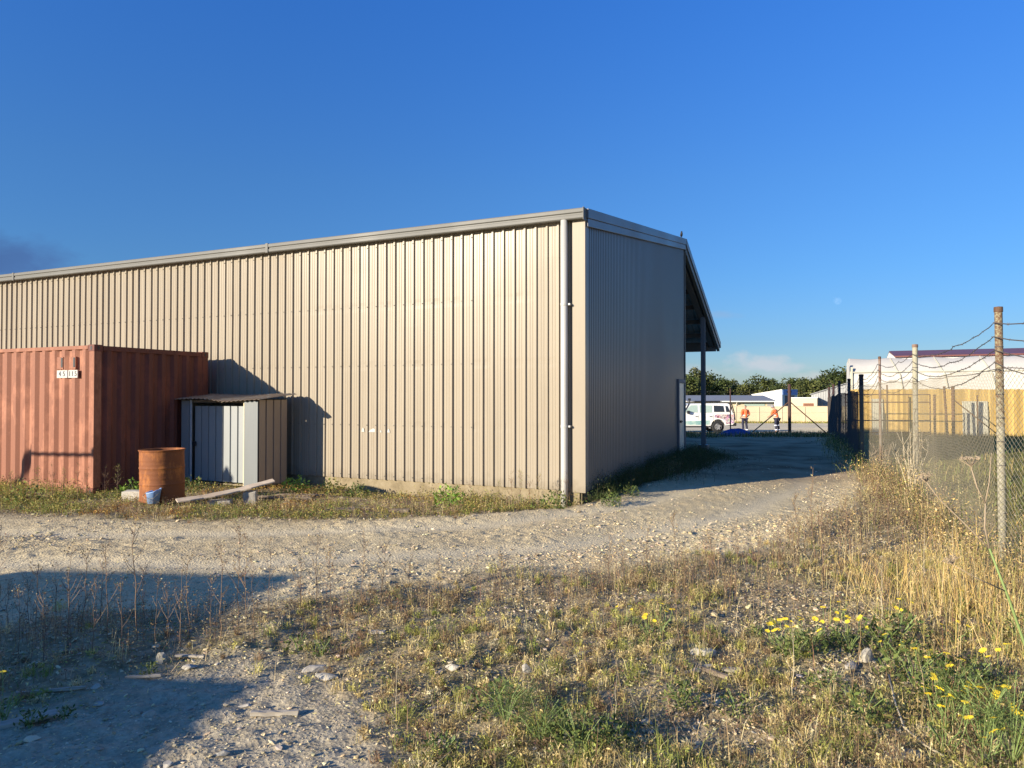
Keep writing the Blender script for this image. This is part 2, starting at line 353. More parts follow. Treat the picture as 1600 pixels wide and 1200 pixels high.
CENTRE = [(-40, 8.6), (-9, 8.15), (-3, 7.95), (0, 8.7), (2.6, 10.6), (4.6, 13.4), (6.6, 18), (8.6, 25), (10.5, 33)]
def rut(x, y):
    d = np.full(np.shape(x), 1e9)
    for (x0, y0), (x1, y1) in zip(CENTRE, CENTRE[1:]):
        dx, dy = x1 - x0, y1 - y0; t = np.clip(((x - x0) * dx + (y - y0) * dy) / (dx * dx + dy * dy), 0, 1)
        d = np.minimum(d, np.hypot(x - x0 - t * dx, y - y0 - t * dy))
    d = d + (fbm(x * .6, y * .6, 47, 2) - .5) * .25
    return np.exp(-((d - .78) / .24) ** 2)
def gz_base(x, y):
    g = np.interp(y, [-100, 22, 34, 45, 80, 120, 5000], [0, 0, -0.2, -0.66, -1.3, -1.5, -1.5])
    bx, by = to_b(x, y)
    g = g - 0.10 * sstep(-1.6, -0.3, by) * sstep(0.6, -0.4, bx) * sstep(5, 2, by) * sstep(-9, -5, bx)
    near = sstep(40, 16, y)
    return g + near * ((fbm(x * 0.35, y * 0.35, 21, 3) - 0.5) * 0.10)
def gz(x, y, fine=True):
    x = np.asarray(x, float); y = np.asarray(y, float); g = gz_base(x, y); tr, ba = zones(x, y)
    near = sstep(30, 12, y)
    d = sdist(x, y, TRACK)
    g = g + near * 0.045 * np.exp(-((d - 0.12) / 0.28) ** 2) * sstep(-3, -1, x) * (0.5 + fbm(x * 2, y * 2, 5, 2))      # loose windrow along the track's near edge
    g = g + near * (1 - np.maximum(tr, ba)) * ((fbm(x * 2.2, y * 2.2, 8, 4) - 0.4) * 0.10)
    rt_ = rut(x, y) * tr
    g = g - near * (0.022 * rt_ - 0.010 * np.exp(-((d - 1.3) / .5) ** 2) * (fbm(x * 1.1, y * 1.1, 52, 3) - .3))
    if fine:
        amp = near * (1 - .65 * rt_) * (0.55 + 0.45 * sstep(0.45, 0.6, fbm(x * 0.9, y * 0.9, 17, 2)))
        g = g + amp * ((fbm(x * 9, y * 9, 31, 3) - 0.5) * 0.034 + (vnoise(x * 15, y * 15, 36) ** 2 - 0.3) * 0.016 + (vnoise(x * 28, y * 28, 37) - 0.5) * 0.013)
    return g
def gz1(x, y): return float(gz(np.array([x]), np.array([y]))[0])
def axis(fine0, fine1, step, lo, hi, growth=1.09):
    a = list(np.arange(fine0, fine1 + 1e-6, step)); s = step
    while a[-1] < hi: s *= growth; a.append(a[-1] + s)
    s = step; b = []
    c = fine0
    while c > lo: s *= growth; c -= s; b.append(c)
    return np.array(b[::-1] + a)
gx = axis(-6.2, 6.4, 0.028, -3000, 3000, 1.07); gy = axis(2.3, 9.5, 0.028, -200, 3500, 1.025)
GX, GY = np.meshgrid(gx, gy); X = GX.ravel(); Y = GY.ravel()
Z = gz(X, Y); nx, ny = len(gx), len(gy)
i = np.arange(nx * (ny - 1)).reshape(ny - 1, nx)[:, :-1].ravel()
ground = mesh_np('ground', np.stack([X, Y, Z], 1), quads=np.stack([i, i + 1, i + nx + 1, i + nx], 1), smooth=True)
tag(ground, kind='structure')
tr, ba = zones(X, Y)
bxg, byg = to_b(X, Y)
yard = sstep(.1, .9, X - np.interp(Y, [1.3, 7.19, 12.36, 17.5, 34], [4.72, 4.96, 7.03, 8.62, 15.2])) * (Y < 40)
for nm, arr in (('track', tr), ('bare', ba), ('rut', rut(X, Y) * tr), ('yard', yard)):
    a = ground.data.attributes.new(nm, 'FLOAT', 'POINT'); a.data.foreach_set('value', arr.astype(np.float32))
def ground_mat():
    m, nt, b = new_mat('gravel_and_soil'); v = coords(nt, kind='Object')
    at = N(nt, 'ShaderNodeAttribute', attribute_name='track').outputs['Fac']; ab = N(nt, 'ShaderNodeAttribute', attribute_name='bare').outputs['Fac']
    n1 = noise(nt, v, 0.8, 5, 0.6); n2 = noise(nt, v, 9, 6, 0.7); n3 = noise(nt, v, 70, 4, 0.75)
    vo = N(nt, 'ShaderNodeTexVoronoi', Scale=42.0); nt.links.new(v, vo.inputs['Vector'])
    gcol = ramp(nt, n2, [(0.3, (0.50, 0.40, 0.235)), (0.55, (0.63, 0.52, 0.315)), (0.75, (0.71, 0.60, 0.38))]).outputs[0]
    gcol = mixc(nt, ramp(nt, n1, [(0.42, (0, 0, 0)), (0.62, (0.55, 0.55, 0.55))]).outputs[0], gcol, (0.56, 0.44, 0.25))
    sp = ramp(nt, vo.outputs['Color'], [(0.0, (0.62, 0.62, 0.62)), (0.5, (1, 1, 1)), (1.0, (1.22, 1.2, 1.15))]).outputs[0]
    gcol = mixc(nt, 0.55, gcol, sp, 'MULTIPLY')
    bcol = ramp(nt, n2, [(0.3, (0.34, 0.285, 0.19)), (0.7, (0.54, 0.465, 0.325))]).outputs[0]
    bcol = mixc(nt, 0.6, bcol, sp, 'MULTIPLY')
    scol = ramp(nt, n2, [(0.3, (0.16, 0.115, 0.06)), (0.5, (0.34, 0.265, 0.155)), (0.72, (0.50, 0.42, 0.28))]).outputs[0]
    scol = mixc(nt, ramp(nt, n1, [(0.5, (0, 0, 0)), (0.7, (0.5, 0.5, 0.5))]).outputs[0], scol, (0.14, 0.15, 0.055))
    c = mixc(nt, at, mixc(nt, ab, scol, bcol), gcol)
    ar = N(nt, 'ShaderNodeAttribute', attribute_name='rut').outputs['Fac']; ay = N(nt, 'ShaderNodeAttribute', attribute_name='yard').outputs['Fac']
    mr = N(nt, 'ShaderNodeMath', operation='MULTIPLY'); mr.inputs[1].default_value = .6; nt.links.new(ar, mr.inputs[0])
    c = mixc(nt, mr.outputs[0], c, (0.70, 0.60, 0.40))
    c = mixc(nt, ay, c, ramp(nt, n2, [(0.35, (0.13, 0.12, 0.04)), (0.55, (0.24, 0.22, 0.075)), (0.72, (0.36, 0.29, 0.12))]).outputs[0])
    # the road beyond the gate and the yard behind the fence
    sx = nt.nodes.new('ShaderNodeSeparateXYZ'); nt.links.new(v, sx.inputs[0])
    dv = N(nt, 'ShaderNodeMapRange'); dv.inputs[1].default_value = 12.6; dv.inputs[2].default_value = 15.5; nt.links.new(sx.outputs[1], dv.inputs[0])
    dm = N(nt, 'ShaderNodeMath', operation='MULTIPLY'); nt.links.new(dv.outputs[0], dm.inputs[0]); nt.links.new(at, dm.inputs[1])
    c = mixc(nt, dm.outputs[0], c, ramp(nt, n1, [(0.36, (0.25, 0.18, 0.11)), (0.52, (0.40, 0.30, 0.185)), (0.68, (0.47, 0.36, 0.23))]).outputs[0])   # worn earth further down the drive, darkened and browned to offset its blue shade
    far = N(nt, 'ShaderNodeMapRange'); far.inputs[1].default_value = 34.6; far.inputs[2].default_value = 35.6; nt.links.new(sx.outputs[1], far.inputs[0])
    c = mixc(nt, far.outputs[0], c, ramp(nt, n1, [(0.35, (0.58, 0.50, 0.34)), (0.65, (0.70, 0.61, 0.43))]).outputs[0])
    far2 = N(nt, 'ShaderNodeMapRange'); far2.inputs[1].default_value = 76; far2.inputs[2].default_value = 78; nt.links.new(sx.outputs[1], far2.inputs[0])
    c = mixc(nt, far2.outputs[0], c, (0.14, 0.15, 0.07))
    nt.links.new(c, b.inputs['Base Color']); b.inputs['Roughness'].default_value = 0.95; b.inputs['Specular IOR Level'].default_value = 0.0
    hh = N(nt, 'ShaderNodeMath', operation='ADD'); nt.links.new(n3, hh.inputs[0]); nt.links.new(vo.outputs['Distance'], hh.inputs[1])
    bump(nt, b, hh.outputs[0], 0.7, 0.012); bn = [n for n in nt.nodes if n.type == 'BUMP'][0]
    fd = N(nt, 'ShaderNodeMapRange'); fd.inputs[1].default_value = 11; fd.inputs[2].default_value = 22; fd.inputs[3].default_value = .7; fd.inputs[4].default_value = 0; nt.links.new(sx.outputs[1], fd.inputs[0]); nt.links.new(fd.outputs[0], bn.inputs['Strength']); return m
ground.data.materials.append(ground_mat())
# ------------------------------------------------------------------ warehouse
def profile(L, period, pts, start=0.0):
    out = []; k = 0
    while start + k * period < L:
        for s, o in pts:
            q = start + k * period + s
            if 0 <= q <= L: out.append((q, o, k))
        k += 1
    if out[-1][0] < L: out.append((L, out[-1][1], k))
    return out
TRAY = [(0, 0), (.050, 0), (.057, .004), (.064, 0), (.098, 0), (.105, .004), (.112, 0), (.146, 0), (.153, .032), (.184, .032), (.192, 0)]
FINE = [(0, 0), (.028, 0), (.040, .026), (.064, .026), (.076, 0)]
warehouse = thing('warehouse', 'large beige corrugated steel warehouse with grey gutter and open canopy behind', 'warehouse', (1.16, 11.48, 0), ROT)
W = warehouse
WL = 34.0
def zcl(x):
    return 4.58
prof = profile(WL - 0.17, 0.2, TRAY)
tilt = rng.normal(0, 0.019, 400); off = rng.normal(0, 0.0012, 400)
girts = [1.15, 2.25, 3.35]
zs = np.array(sorted(set([0.15, 0.35, 0.6, 0.85, 1.5, 1.75, 2.0, 2.6, 2.95, 3.7, 4.0, 4.3, 4.58] + [g + d for g in girts for d in (-.09, -.03, .03, .09)])))
rows = []
for z in zs:
    s = np.array([p[0] for p in prof]); o = np.array([p[1] for p in prof]); k = np.array([p[2] for p in prof])
    y = -o - tilt[k] * (s - k * .2 - .07) * 0.9 - off[k] - 0.007 * (fbm(s * 1.1, np.full_like(s, z * 0.9), 2, 3) - .5)
    for g in girts: y = y + 0.0034 * math.exp(-((z - g) / .05) ** 2) * (vnoise(s * 5, np.full_like(s, g * 7), 9) ** 2) * (o < .01)
    rows.append([(-WL + a, b, z) for a, b in zip(s, y)])
m = MB().sheet(rows); m.build('front_wall', M['cladding'], W)
# screw heads along the girts
m = MB()
for z in (0.22, *girts, 4.45):
    for k in range(110):
        x = -WL + .0 + (159 - k) * .2 + .167
        if -22 < x < -.2: m.box(x - .008, x + .008, -.040, -.033, z - .008, z + .008)
sc = m.build('screw_row', M['flashing'], W); sc['kind'] = 'stuff'
# scuffs on the front wall
for sx_, w_, h_ in ((-4.33, .035, .06), (-4.10, .10, .05), (-3.93, .02, .03), (-3.76, .03, .05)):
    m = MB(); m.prism([(sx_ - w_, 1.02), (sx_ + w_, 1.02), (sx_ + w_ * .6, 1.02 + h_), (sx_, 1.02 + h_ * 1.4), (sx_ - w_ * .7, 1.02 + h_ * .8)], 'y', -.013, -.009); m.build('scuff_mark', M['white_paint'], W)
# plinth with a stained face
pl = MB(); pl.box(-WL, -.03, .012, .25, -.5, .152); pl.box(-.25, -.06, -.02, .3, -.5, .148)
pl.build('footing', M['concrete'], W, bevel=.012)
# gable wall (profiled along y, facing +x) up to the ridge
gp = profile(8.26, 0.098, FINE, .10)
rows = []
nz = 14
for j in range(nz + 1):
    r = []
    for s, o, k in gp:
        top = 4.60 + s * .1425; z = .14 + (top - .14) * j / nz
        x = .012 + o + 0.003 * (float(fbm(np.array([s * 1.4]), np.array([z]), 4, 2)[0]) - .5)
        r.append((x, s, z))
    rows.append(r)
MB().sheet(rows).build('gable_wall', M['cladding_shaded'], W)
m = MB(); m.box(-.2, -.02, .06, 8.28, -.4, .10); m.build('gable_footing', M['concrete'], W)
m = MB(); m.box(-WL, -.05, 8.2, 8.27, 0, 5.75); m.box(-WL, -WL + .06, .02, 8.18, 0, 4.55); m.build('back_wall', M['cladding_shaded'], W)
# corner trim: a wide front leaf and a narrow return
m = MB(); m.box(-.175, .045, -.046, -.036, .13, 4.57); m.box(.036, .046, -.036, .10, .13, 4.60); m.build('corner_trim', M['cladding'], W, bevel=.003)
# gutter along the eave
g = [(-.012, 4.55), (-.15, 4.545), (-.165, 4.56), (-.165, 4.605), (-.152, 4.615), (-.152, 4.635), (-.172, 4.65), (-.172, 4.70), (-.16, 4.715), (-.14, 4.712), (-.13, 4.70), (-.012, 4.70)]
m = MB(); m.prism(g, 'x', -WL, .05); gut = m.build('gutter', M['flashing'], W)
for x in (-6.55, -14.7, -22.5): m = MB(); m.box(x - .03, x + .03, -.181, -.02, 4.538, 4.722); m.build('gutter_joint', M['flashing'], gut)
m = MB(); m.box(.051, .060, -.18, .0, 4.52, 4.725); m.build('gutter_end', M['flashing'], gut)
# downpipe with clips
m = MB(); m.tube([(-.29, -.115, -.12), (-.29, -.115, .5), (-.29, -.115, 2), (-.29, -.115, 4.55)], .058, 20); dp = m.build('downpipe', M['downpipe'], W, smooth=True)
for z in (3.18, 1.2):
    m = MB(); m.lathe([(.059, -.02), (.064, -.02), (.064, .02), (.059, .02)], 20, (-.29, -.115, z)); m.box(-.232, -.19, -.12, -.05, z - .015, z + .015); m.build('pipe_clip', M['downpipe'], dp)
# roofs
ZE, ZR, YR, YO, ZO = 4.70, 5.88, 8.31, 14.48, 3.52
def slope(y): return ZE + (ZR - ZE) * y / YR if y <= YR else ZR + (ZO - ZR) * (y - YR) / (YO - YR)
def roof_part(y0, y1, name):
    pr = profile(WL + .02, .2, [(0, 0), (.15, 0), (.157, .03), (.185, .03), (.192, 0)])
    m = MB(); m.sheet([[(-WL + s, y, slope(y) + o - .02) for s, o, k in pr] for y in (y0, (y0 + y1) / 2, y1)])
    return m.build(name, M['roofing'], W, solid=.004)
roof_part(-.06, YR, 'roof'); roof_part(YR + .001, YO, 'canopy_roof')
m = MB(); m.prism([(YR - .25, slope(YR - .25) + .015), (YR, ZR + .035), (YR + .25, slope(YR + .25) + .015), (YR + .25, slope(YR + .25) + .03), (YR, ZR + .055), (YR - .25, slope(YR - .25) + .03)], 'x', -WL, .03); m.build('ridge_capping', M['roofing'], W)
# barge capping on the gable: an upper and a lower step, then the canopy's edge
def barge(y0, y1, lo, hi, x0, x1, name, mat):
    m = MB(); m.prism([(y0, slope(y0) + lo), (y1, slope(y1) + lo), (y1, slope(y1) + hi), (y0, slope(y0) + hi)], 'x', x0, x1); return m.build(name, mat, W, bevel=.004)
barge(-.02, YR, -.125, .03, .045, .095, 'barge_capping', M['barge'])
barge(-.0, YR, -.26, -.13, .045, .080, 'barge_strip', M['barge'])
barge(YR + .002, YO + .04, -.15, .04, .045, .10, 'barge_capping', M['barge'])
barge(YR + .002, YO - .08, -.32, -.155, -.02, .07, 'barge_strip', M['flashing'])
m = MB(); m.box(.020, .062, 8.262, 8.30, .12, 5.60); m.build('edge_trim', M['flashing'], W)
# canopy frame: rafters, purlins, eave beam and posts
for k in range(7):
    x = -.12 - k * 5.4
    m = MB(); m.prism([(YR, slope(YR) - .40), (YO - .35, slope(YO - .35) - .30), (YO - .35, slope(YO - .35) - .09), (YR, slope(YR) - .09)], 'x', x - .12, x + .04); m.build('rafter', M['steel_dark'], W)
    if k < 5:
        m = MB(); m.box(x - .02, x + .10, 11.84, 11.86, -.05, slope(11.9) - .33); m.box(x - .02, x + .10, 12.02, 12.04, -.05, slope(11.95) - .33); m.box(x + .03, x + .05, 11.86, 12.02, -.05, slope(11.9) - .33)
        m.box(x - .1, x + .18, 11.74, 12.14, -.05, .155)
        m.build('canopy_post', M['steel_post'], W)
for y in np.arange(YR + .5, YO, .95):
    m = MB(); z = slope(y) - .03; m.box(-WL, -.03, y - .03, y + .03, z - .17, z - .035); m.build('purlin', M['steel_dark'], W)
m = MB(); m.box(-WL, -.02, YO - .34, YO - .26, slope(YO) - .30, slope(YO) + .02); m.build('eave_beam', M['steel_dark'], W)
# side door
m = MB(); m.box(.045, .066, 7.37, 8.03, .16, 2.02); dr = m.build('door', M['door_cream'], W)
m = MB(); m.box(.03, .085, 7.28, 7.36, .14, 2.12); m.box(.03, .085, 8.04, 8.12, .14, 2.12); m.box(.03, .085, 7.36, 8.04, 2.03, 2.12); m.build('door_frame', M['steel_dark'], dr)
m = MB(); m.box(.067, .11, 7.44, 7.50, 1.0, 1.06); m.box(.095, .115, 7.44, 7.62, 1.015, 1.045); m.build('handle', M['black'], dr)

# ------------------------------------------------------------------ bird on the ridge end
bird = thing('bird', 'small dark bird perched on the gable capping near the ridge', 'bird', (1.16 + .07 * EX[0] + 7.75 * EY[0], 11.48 + .07 * EX[1] + 7.75 * EY[1], slope(7.75) + .03), R(-100))
def skin_mesh(name, verts, edges, radii, mat, parent=None, sub=2, root=0):
    me = bpy.data.meshes.new(name); me.from_pydata(verts, edges, []); o = bpy.data.objects.new(name, me); COL.objects.link(o)
    sk = o.modifiers.new('skin', 'SKIN'); sk.use_smooth_shade = True; sb = o.modifiers.new('sub', 'SUBSURF'); sb.levels = sub; sb.render_levels = sub
    if not me.skin_vertices: me.skin_vertices.new()
    for i, r in enumerate(radii): me.skin_vertices[0].data[i].radius = r if isinstance(r, tuple) else (r, r)
    for i in range(len(verts)): me.skin_vertices[0].data[i].use_root = (i == root)
    dg = bpy.context.evaluated_depsgraph_get(); m2 = bpy.data.meshes.new_from_object(o.evaluated_get(dg)); bpy.data.objects.remove(o)
    m2.name = name; m2.materials.clear(); m2.materials.append(mat); ob = bpy.data.objects.new(name, m2); COL.objects.link(ob)
    for p in m2.polygons: p.use_smooth = True
    if parent: ob.parent = parent
    return ob
skin_mesh('body', [(-.13, 0, .045), (-.07, 0, .06), (-.02, 0, .075), (.035, 0, .10), (.055, 0, .135), (.07, 0, .15), (.098, 0, .148)], [(i, i + 1) for i in range(6)], [(.006, .018), .022, .036, .034, .022, .020, .004], M['feather'], bird, root=2)
for s in (-1, 1):
    m = MB(); m.tube([(-.005, s * .015, .055), (0, s * .016, .02), (.004, s * .016, 0), (.03, s * .018, 0)], .003, 5); m.build('leg', M['feather'], bird)

# ------------------------------------------------------------------ shipping containers
def make_container(name, label, mat, mat_end, loc, rz, H=2.589, L=6.06, Wd=2.44, vents=True):
    t = thing(name, label, 'container', loc, rz)
    per = [(0, 0), (.072, 0), (.132, .044), (.210, .044)]
    def wall(nm, length, f, mt, z0, z1, edge=.09):
        pr = profile(length - 2 * edge, .276, per)
        m = MB(); m.sheet([[f(edge + s, o, z) for s, o, k in pr] for z in (z0, (z0 + z1) / 2, z1)]); return m.build(nm, mt, t)
    z0, z1 = .16, H - .075
    sw = wall('side_wall', L, lambda s, o, z: (-L + s, .052 - o, z), mat, z0, z1)
    wall('side_wall', L, lambda s, o, z: (-L + s, Wd - .052 + o, z), mat, z0, z1)
    wall('end_wall', Wd, lambda s, o, z: (-.055 + o, s, z), mat_end, z0, z1, .12)
    m = MB(); m.box(-L + .03, -L + .07, .1, Wd - .1, z0, z1); dl = m.build('door_pair', mat, t)
    for k in range(4):
        m = MB(); y = .35 + k * .58; m.tube([(-L - .01, y, .2), (-L - .01, y, H - .1)], .02, 6); m.build('lock_rod', mat, dl)
    for y0, nm in ((0, 'top_rail'), (Wd - .06, 'top_rail')):
        m = MB(); m.box(-L + .17, -.17, y0 + .003, y0 + .057, H - .078, H - .012); m.build(nm, mat, t, bevel=.006)
        m = MB(); m.box(-L + .17, -.17, y0 + .004, y0 + .056, .02, .165); m.build('bottom_rail', mat, t, bevel=.006)
    for x0 in (-.06, -L):
        m = MB(); m.box(x0 + .003, x0 + .057, .17, Wd - .17, H - .10, H - .014); m.build('top_rail', mat_end, t, bevel=.006)
        m = MB(); m.box(x0 + .004, x0 + .056, .17, Wd - .17, .02, .165); m.build('bottom_rail', mat_end, t, bevel=.006)
    m = MB(); m.box(-L + .06, -.06, .055, Wd - .055, H - .05, H - .03); m.build('roof', mat, t)
    m = MB(); m.box(-L + .06, -.06, .06, Wd - .06, .10, .15); m.build('floor', M['old_wood'], t)
    for x in (-L, -.16):
        for y in (0, Wd - .16):
            px_, py_ = (x + .004 if x < -1 else x + .02), (y + .004 if y < 1 else y + .02)
            m = MB(); m.box(px_, px_ + .136, py_, py_ + .136, .12, H - .11); m.build('corner_post', mat if y < 1 else mat_end, t, bevel=.008)
            for z in (.0, H - .118):
                m = MB(); m.box(x - .0, x + .178 - .018, y, y + .16, z, z + .118); cc = m.build('corner_casting', mat_end, t, bevel=.008)
                fx = x + .16 if x > -1 else x; fy = y if y < 1 else y + .16
                m = MB()
                m.prism([(y + .08 + .022 * math.cos(a), z + .06 + .035 * math.sin(a)) for a in np.linspace(0, 2 * math.pi, 12, endpoint=False)], 'x', fx - .004, fx + .003); m.build('lifting_slot', M['black'], cc); m = MB()
                m.prism([(x + .08 + .022 * math.cos(a), z + .06 + .035 * math.sin(a)) for a in np.linspace(0, 2 * math.pi, 12, endpoint=False)], 'y', fy - .003, fy + .004)
                m.build('lifting_slot', M['black'], cc)
    if vents:
        for x in (-.895, -.565):
            m = MB(); m.box(x - .085, x + .085, -.006, .03, 2.17, 2.39); v = m.build('vent_hood', mat, t, bevel=.008)
            m = MB(); m.box(x + .028, x + .072, -.012, -.0065, 2.205, 2.375); m.build('vent_slot', M['black'], v)
        for (x0, x1) in ((-.985, -.70), (-.675, -.43)):
            m = MB(); m.box(x0, x1, -.004, .014, 2.02, 2.155); pl_ = m.build('number_plate', M['white_paint'], t)
        for ch, x in (('4', -.90), ('5', -.79), ('I', -.635), ('I', -.56), ('5', -.475)): text_mesh('lettering', ch, .125, M['ink'], t, (x, -.0075, 2.088), (R(90), 0, 0))
    return t
make_container('shipping_container', 'faded red corrugated shipping container standing against the beige warehouse wall', M['container'], M['container_shaded'], (-7.17, 12.16, gz1(-7.17, 12.16) * 0 - .01), ROT)
# unseen container added behind and left of the camera to shade the near gravel
make_container('shipping_container', 'unseen dark green container added to cast the shadow across the near gravel', M['caster_green'], M['caster_green'], (-11.40, -5.70, 0), R(-4), H=2.9, L=2.6, Wd=6.2, vents=False)

# made-up slatted crate, unseen at left, added as a second shadow caster
crate = thing('shadow_crate', 'unseen slatted crate added to cast shadow on the near left gravel', 'crate', (-6.85, .05, 0), R(-8))
m = MB()
for z in np.arange(.12, 1.4, .15): m.box(-.6, .6, -1.1, -1.08, z, z + .13); m.box(-.6, .6, 1.08, 1.1, z, z + .13); m.box(-.6, -.58, -1.08, 1.08, z, z + .13); m.box(.58, .6, -1.08, 1.08, z, z + .13)
m.build('slats', M['grey_wood'], crate)
m = MB(); m.box(-.62, .62, -1.12, 1.12, 1.42, 1.46); m.build('lid', M['grey_wood'], crate)
for x_ in (-.54, .5):
    for y_ in (-1.04, 1.0): m = MB(); m.box(x_, x_ + .04, y_, y_ + .04, -.1, 1.41); m.build('post', M['grey_wood'], crate)

# ------------------------------------------------------------------ garden shed between container and wall
shed = thing('garden_shed', 'low blue grey metal garden shed with rusty skillion roof beside the red container', 'shed', (-4.61, 12.94, .02), ROT)
def panel(m, x0, x1, y, z0, z1, step=.19, depth=.022, face=-1):
    pts = []; x = x0; n = max(1, round((x1 - x0) / step)); st = (x1 - x0) / n
    for k in range(n):
        a = x0 + k * st; pts += [(a, 0), (a + st - .036, 0), (a + st - .030, -depth), (a + st - .006, -depth), (a + st, 0)]
    m.sheet([[(p, y - face * o * -1 if False else y - o, z) for p, o in pts] for z in (z0, z1)])
m = MB(); panel(m, -1.97, -1.74, .0, .05, 1.58); m.build('front_panel', M['shed_blue'], shed)
m = MB(); m.tube([(-1.70, -.015, .0), (-1.70, -.015, 1.6)], .022, 10); m.build('door_post', M['shed_post'], shed)
m = MB(); panel(m, -1.66, -.36, .045, .06, 1.48); dd = m.build('sliding_door', M['shed_blue'], shed)
m = MB(); m.box(-1.64, -1.60, -.02, .02, .72, .80); m.build('handle', M['black'], dd)
m = MB(); m.box(-.372, -.352, -.012, .03, .02, 1.56); m.build('door_edge', M['wood_yellow'], shed)
m = MB(); m.box(-.345, -.02, -.018, .0, .0, 1.575); m.build('front_panel', M['shed_grey'], shed)
m = MB()
pr = profile(.74, .19, [(0, 0), (.15, 0), (.156, -.02), (.184, -.02)])
m.sheet([[(0.0 + o, .0 + s, z) for s, o, k in pr] for z in (.03, 1.60)]); m.build('side_wall', M['shed_beige'], shed)
m = MB(); m.box(-1.99, -1.975, .01, .74, .0, 1.6); m.box(-1.96, -.03, .735, .75, .0, 1.62); m.build('back_wall', M['shed_blue'], shed)
m = MB(); m.box(-1.95, -.02, .06, .72, 0.0, .03); m.build('shed_floor', M['concrete'], shed)
prf = profile(2.22, .11, [(0, 0), (.02, .004), (.04, .014), (.055, .018), (.07, .014), (.09, .004)])
rows = []
for y, z in ((-.13, 1.60), (.1, 1.622), (.35, 1.645), (.62, 1.67), (.86, 1.695)):
    rows.append([(-2.09 + s, y, z + o - .03 * math.exp(-((s - 1.35) / .3) ** 2) * (y < 0) + .012 * math.sin(s * 3.1 + y * 2)) for s, o, k in prf])
m = MB(); m.sheet(rows); m.build('roof', M['shed_roof'], shed, solid=.004)
m = MB(); m.box(-1.98, -.01, .02, .05, 1.545, 1.59); m.build('roof_beam', M['old_wood'], shed)

# made-up leaning boom, unseen at left, shaped to cast the shadow across the red container
boom = thing('shadow_boom', 'unseen rusty leaning boom added to cast the shadow across the red container', 'post', (-14.0, 9.6, 0))
m = MB(); m.tube([(-.72, .12, -.2), (-.2, -.02, 1.4), (.42, -.05, 2.24)], [.14, .10, .075], 10); m.tube([(.42, -.05, 2.2), (.42, -.05, 2.36)], .03, 8); m.build('post', M['pipe_brown'], boom, smooth=True)
m = MB(); m.tube([(.44, -.05, 2.19), (2.2, -.85, 2.23)], .035, 8); am = m.build('boom_arm', M['pipe_brown'], boom)
m = MB(); m.lathe([(0, -.12), (.13, -.1), (.15, 0), (.09, .06), (.03, .16), (0, .2)], 10, (2.15, -.82, 2.28)); m.build('shadow_knob', M['pipe_brown'], am)  # knob added at the arm's end to cast the blob of shadow

# ------------------------------------------------------------------ drum, bucket, block, boards
def at(px_, py_, h=0.0):
    """ground point seen at a pixel of the photograph (camera height 1.7 m)"""
    y = (1.7 - h) * 1108.0 / (py_ - 618.0); return (px_ - 800) / 1108.0 * y, y
dx, dy = (254.5 - 800) / 1108 * 11.15, 11.15
drum = thing('oil_drum', 'rusty orange open topped steel drum standing in weeds before the shed', 'drum', (dx, dy, .06))
def drum_prof():
    p = [(0, .02), (.325, .0), (.335, .012)]
    for z in np.linspace(.03, .77, 60):
        r = .322 + .010 * math.exp(-((z - .27) / .010) ** 2) + .010 * math.exp(-((z - .52) / .010) ** 2)
        r += .0013 * math.sin(z * 90) * (1 if (.30 < z < .49 or .55 < z < .66) else 0.15)
        p.append((r, z))
    return p + [(.335, .785), (.337, .795), (.330, .80), (.316, .795), (.314, .76), (.312, .05), (0, .04)]
m = MB(); m.lathe(drum_prof(), 48)
m.v = [(x * (1 + .018 * math.sin(3 * math.atan2(y, x) + z * 4)), y * (1 + .014 * math.sin(2 * math.atan2(y, x) + 2 + z * 3)), z + .012 * x) for x, y, z in m.v]
m.build('drum_body', M['drum'], drum, smooth=True)
bx, by = (241 - 800) / 1108 * 10.75, 10.75
bk = thing('bucket', 'small crumpled blue plastic bucket lying against the rusty drum', 'bucket', (bx, by, .07))
m = MB(); m.lathe([(0, .0), (.075, 0), (.095, .17), (.100, .175), (.102, .195), (.092, .195), (.086, .18), (.07, .012), (0, .012)], 20)
m.v = [(x * (1 + .12 * math.sin(2 * math.atan2(y, x))), y * (1 - .1 * math.sin(3 * math.atan2(y, x))) + z * .1, z * (1 + .15 * math.sin(math.atan2(y, x) + 1))) for x, y, z in m.v]
m.build('tub', M['bucket'], bk, smooth=True)
m = MB(); m.tube([(-.1, 0, .17), (-.13, -.06, .12), (-.05, -.13, .08), (.06, -.12, .09), (.1, 0, .17)], .004, 6); m.build('handle', M['wire'], bk)
def single(mb, name, label, cat, mat, loc, rz=0, group=None, bevel=.006, rx=0, ry=0, smooth=False):
    o = mb.build(name, mat, bevel=bevel, smooth=smooth); o.location = loc; o.rotation_euler = (rx, ry, rz); return tag(o, label, cat, group)
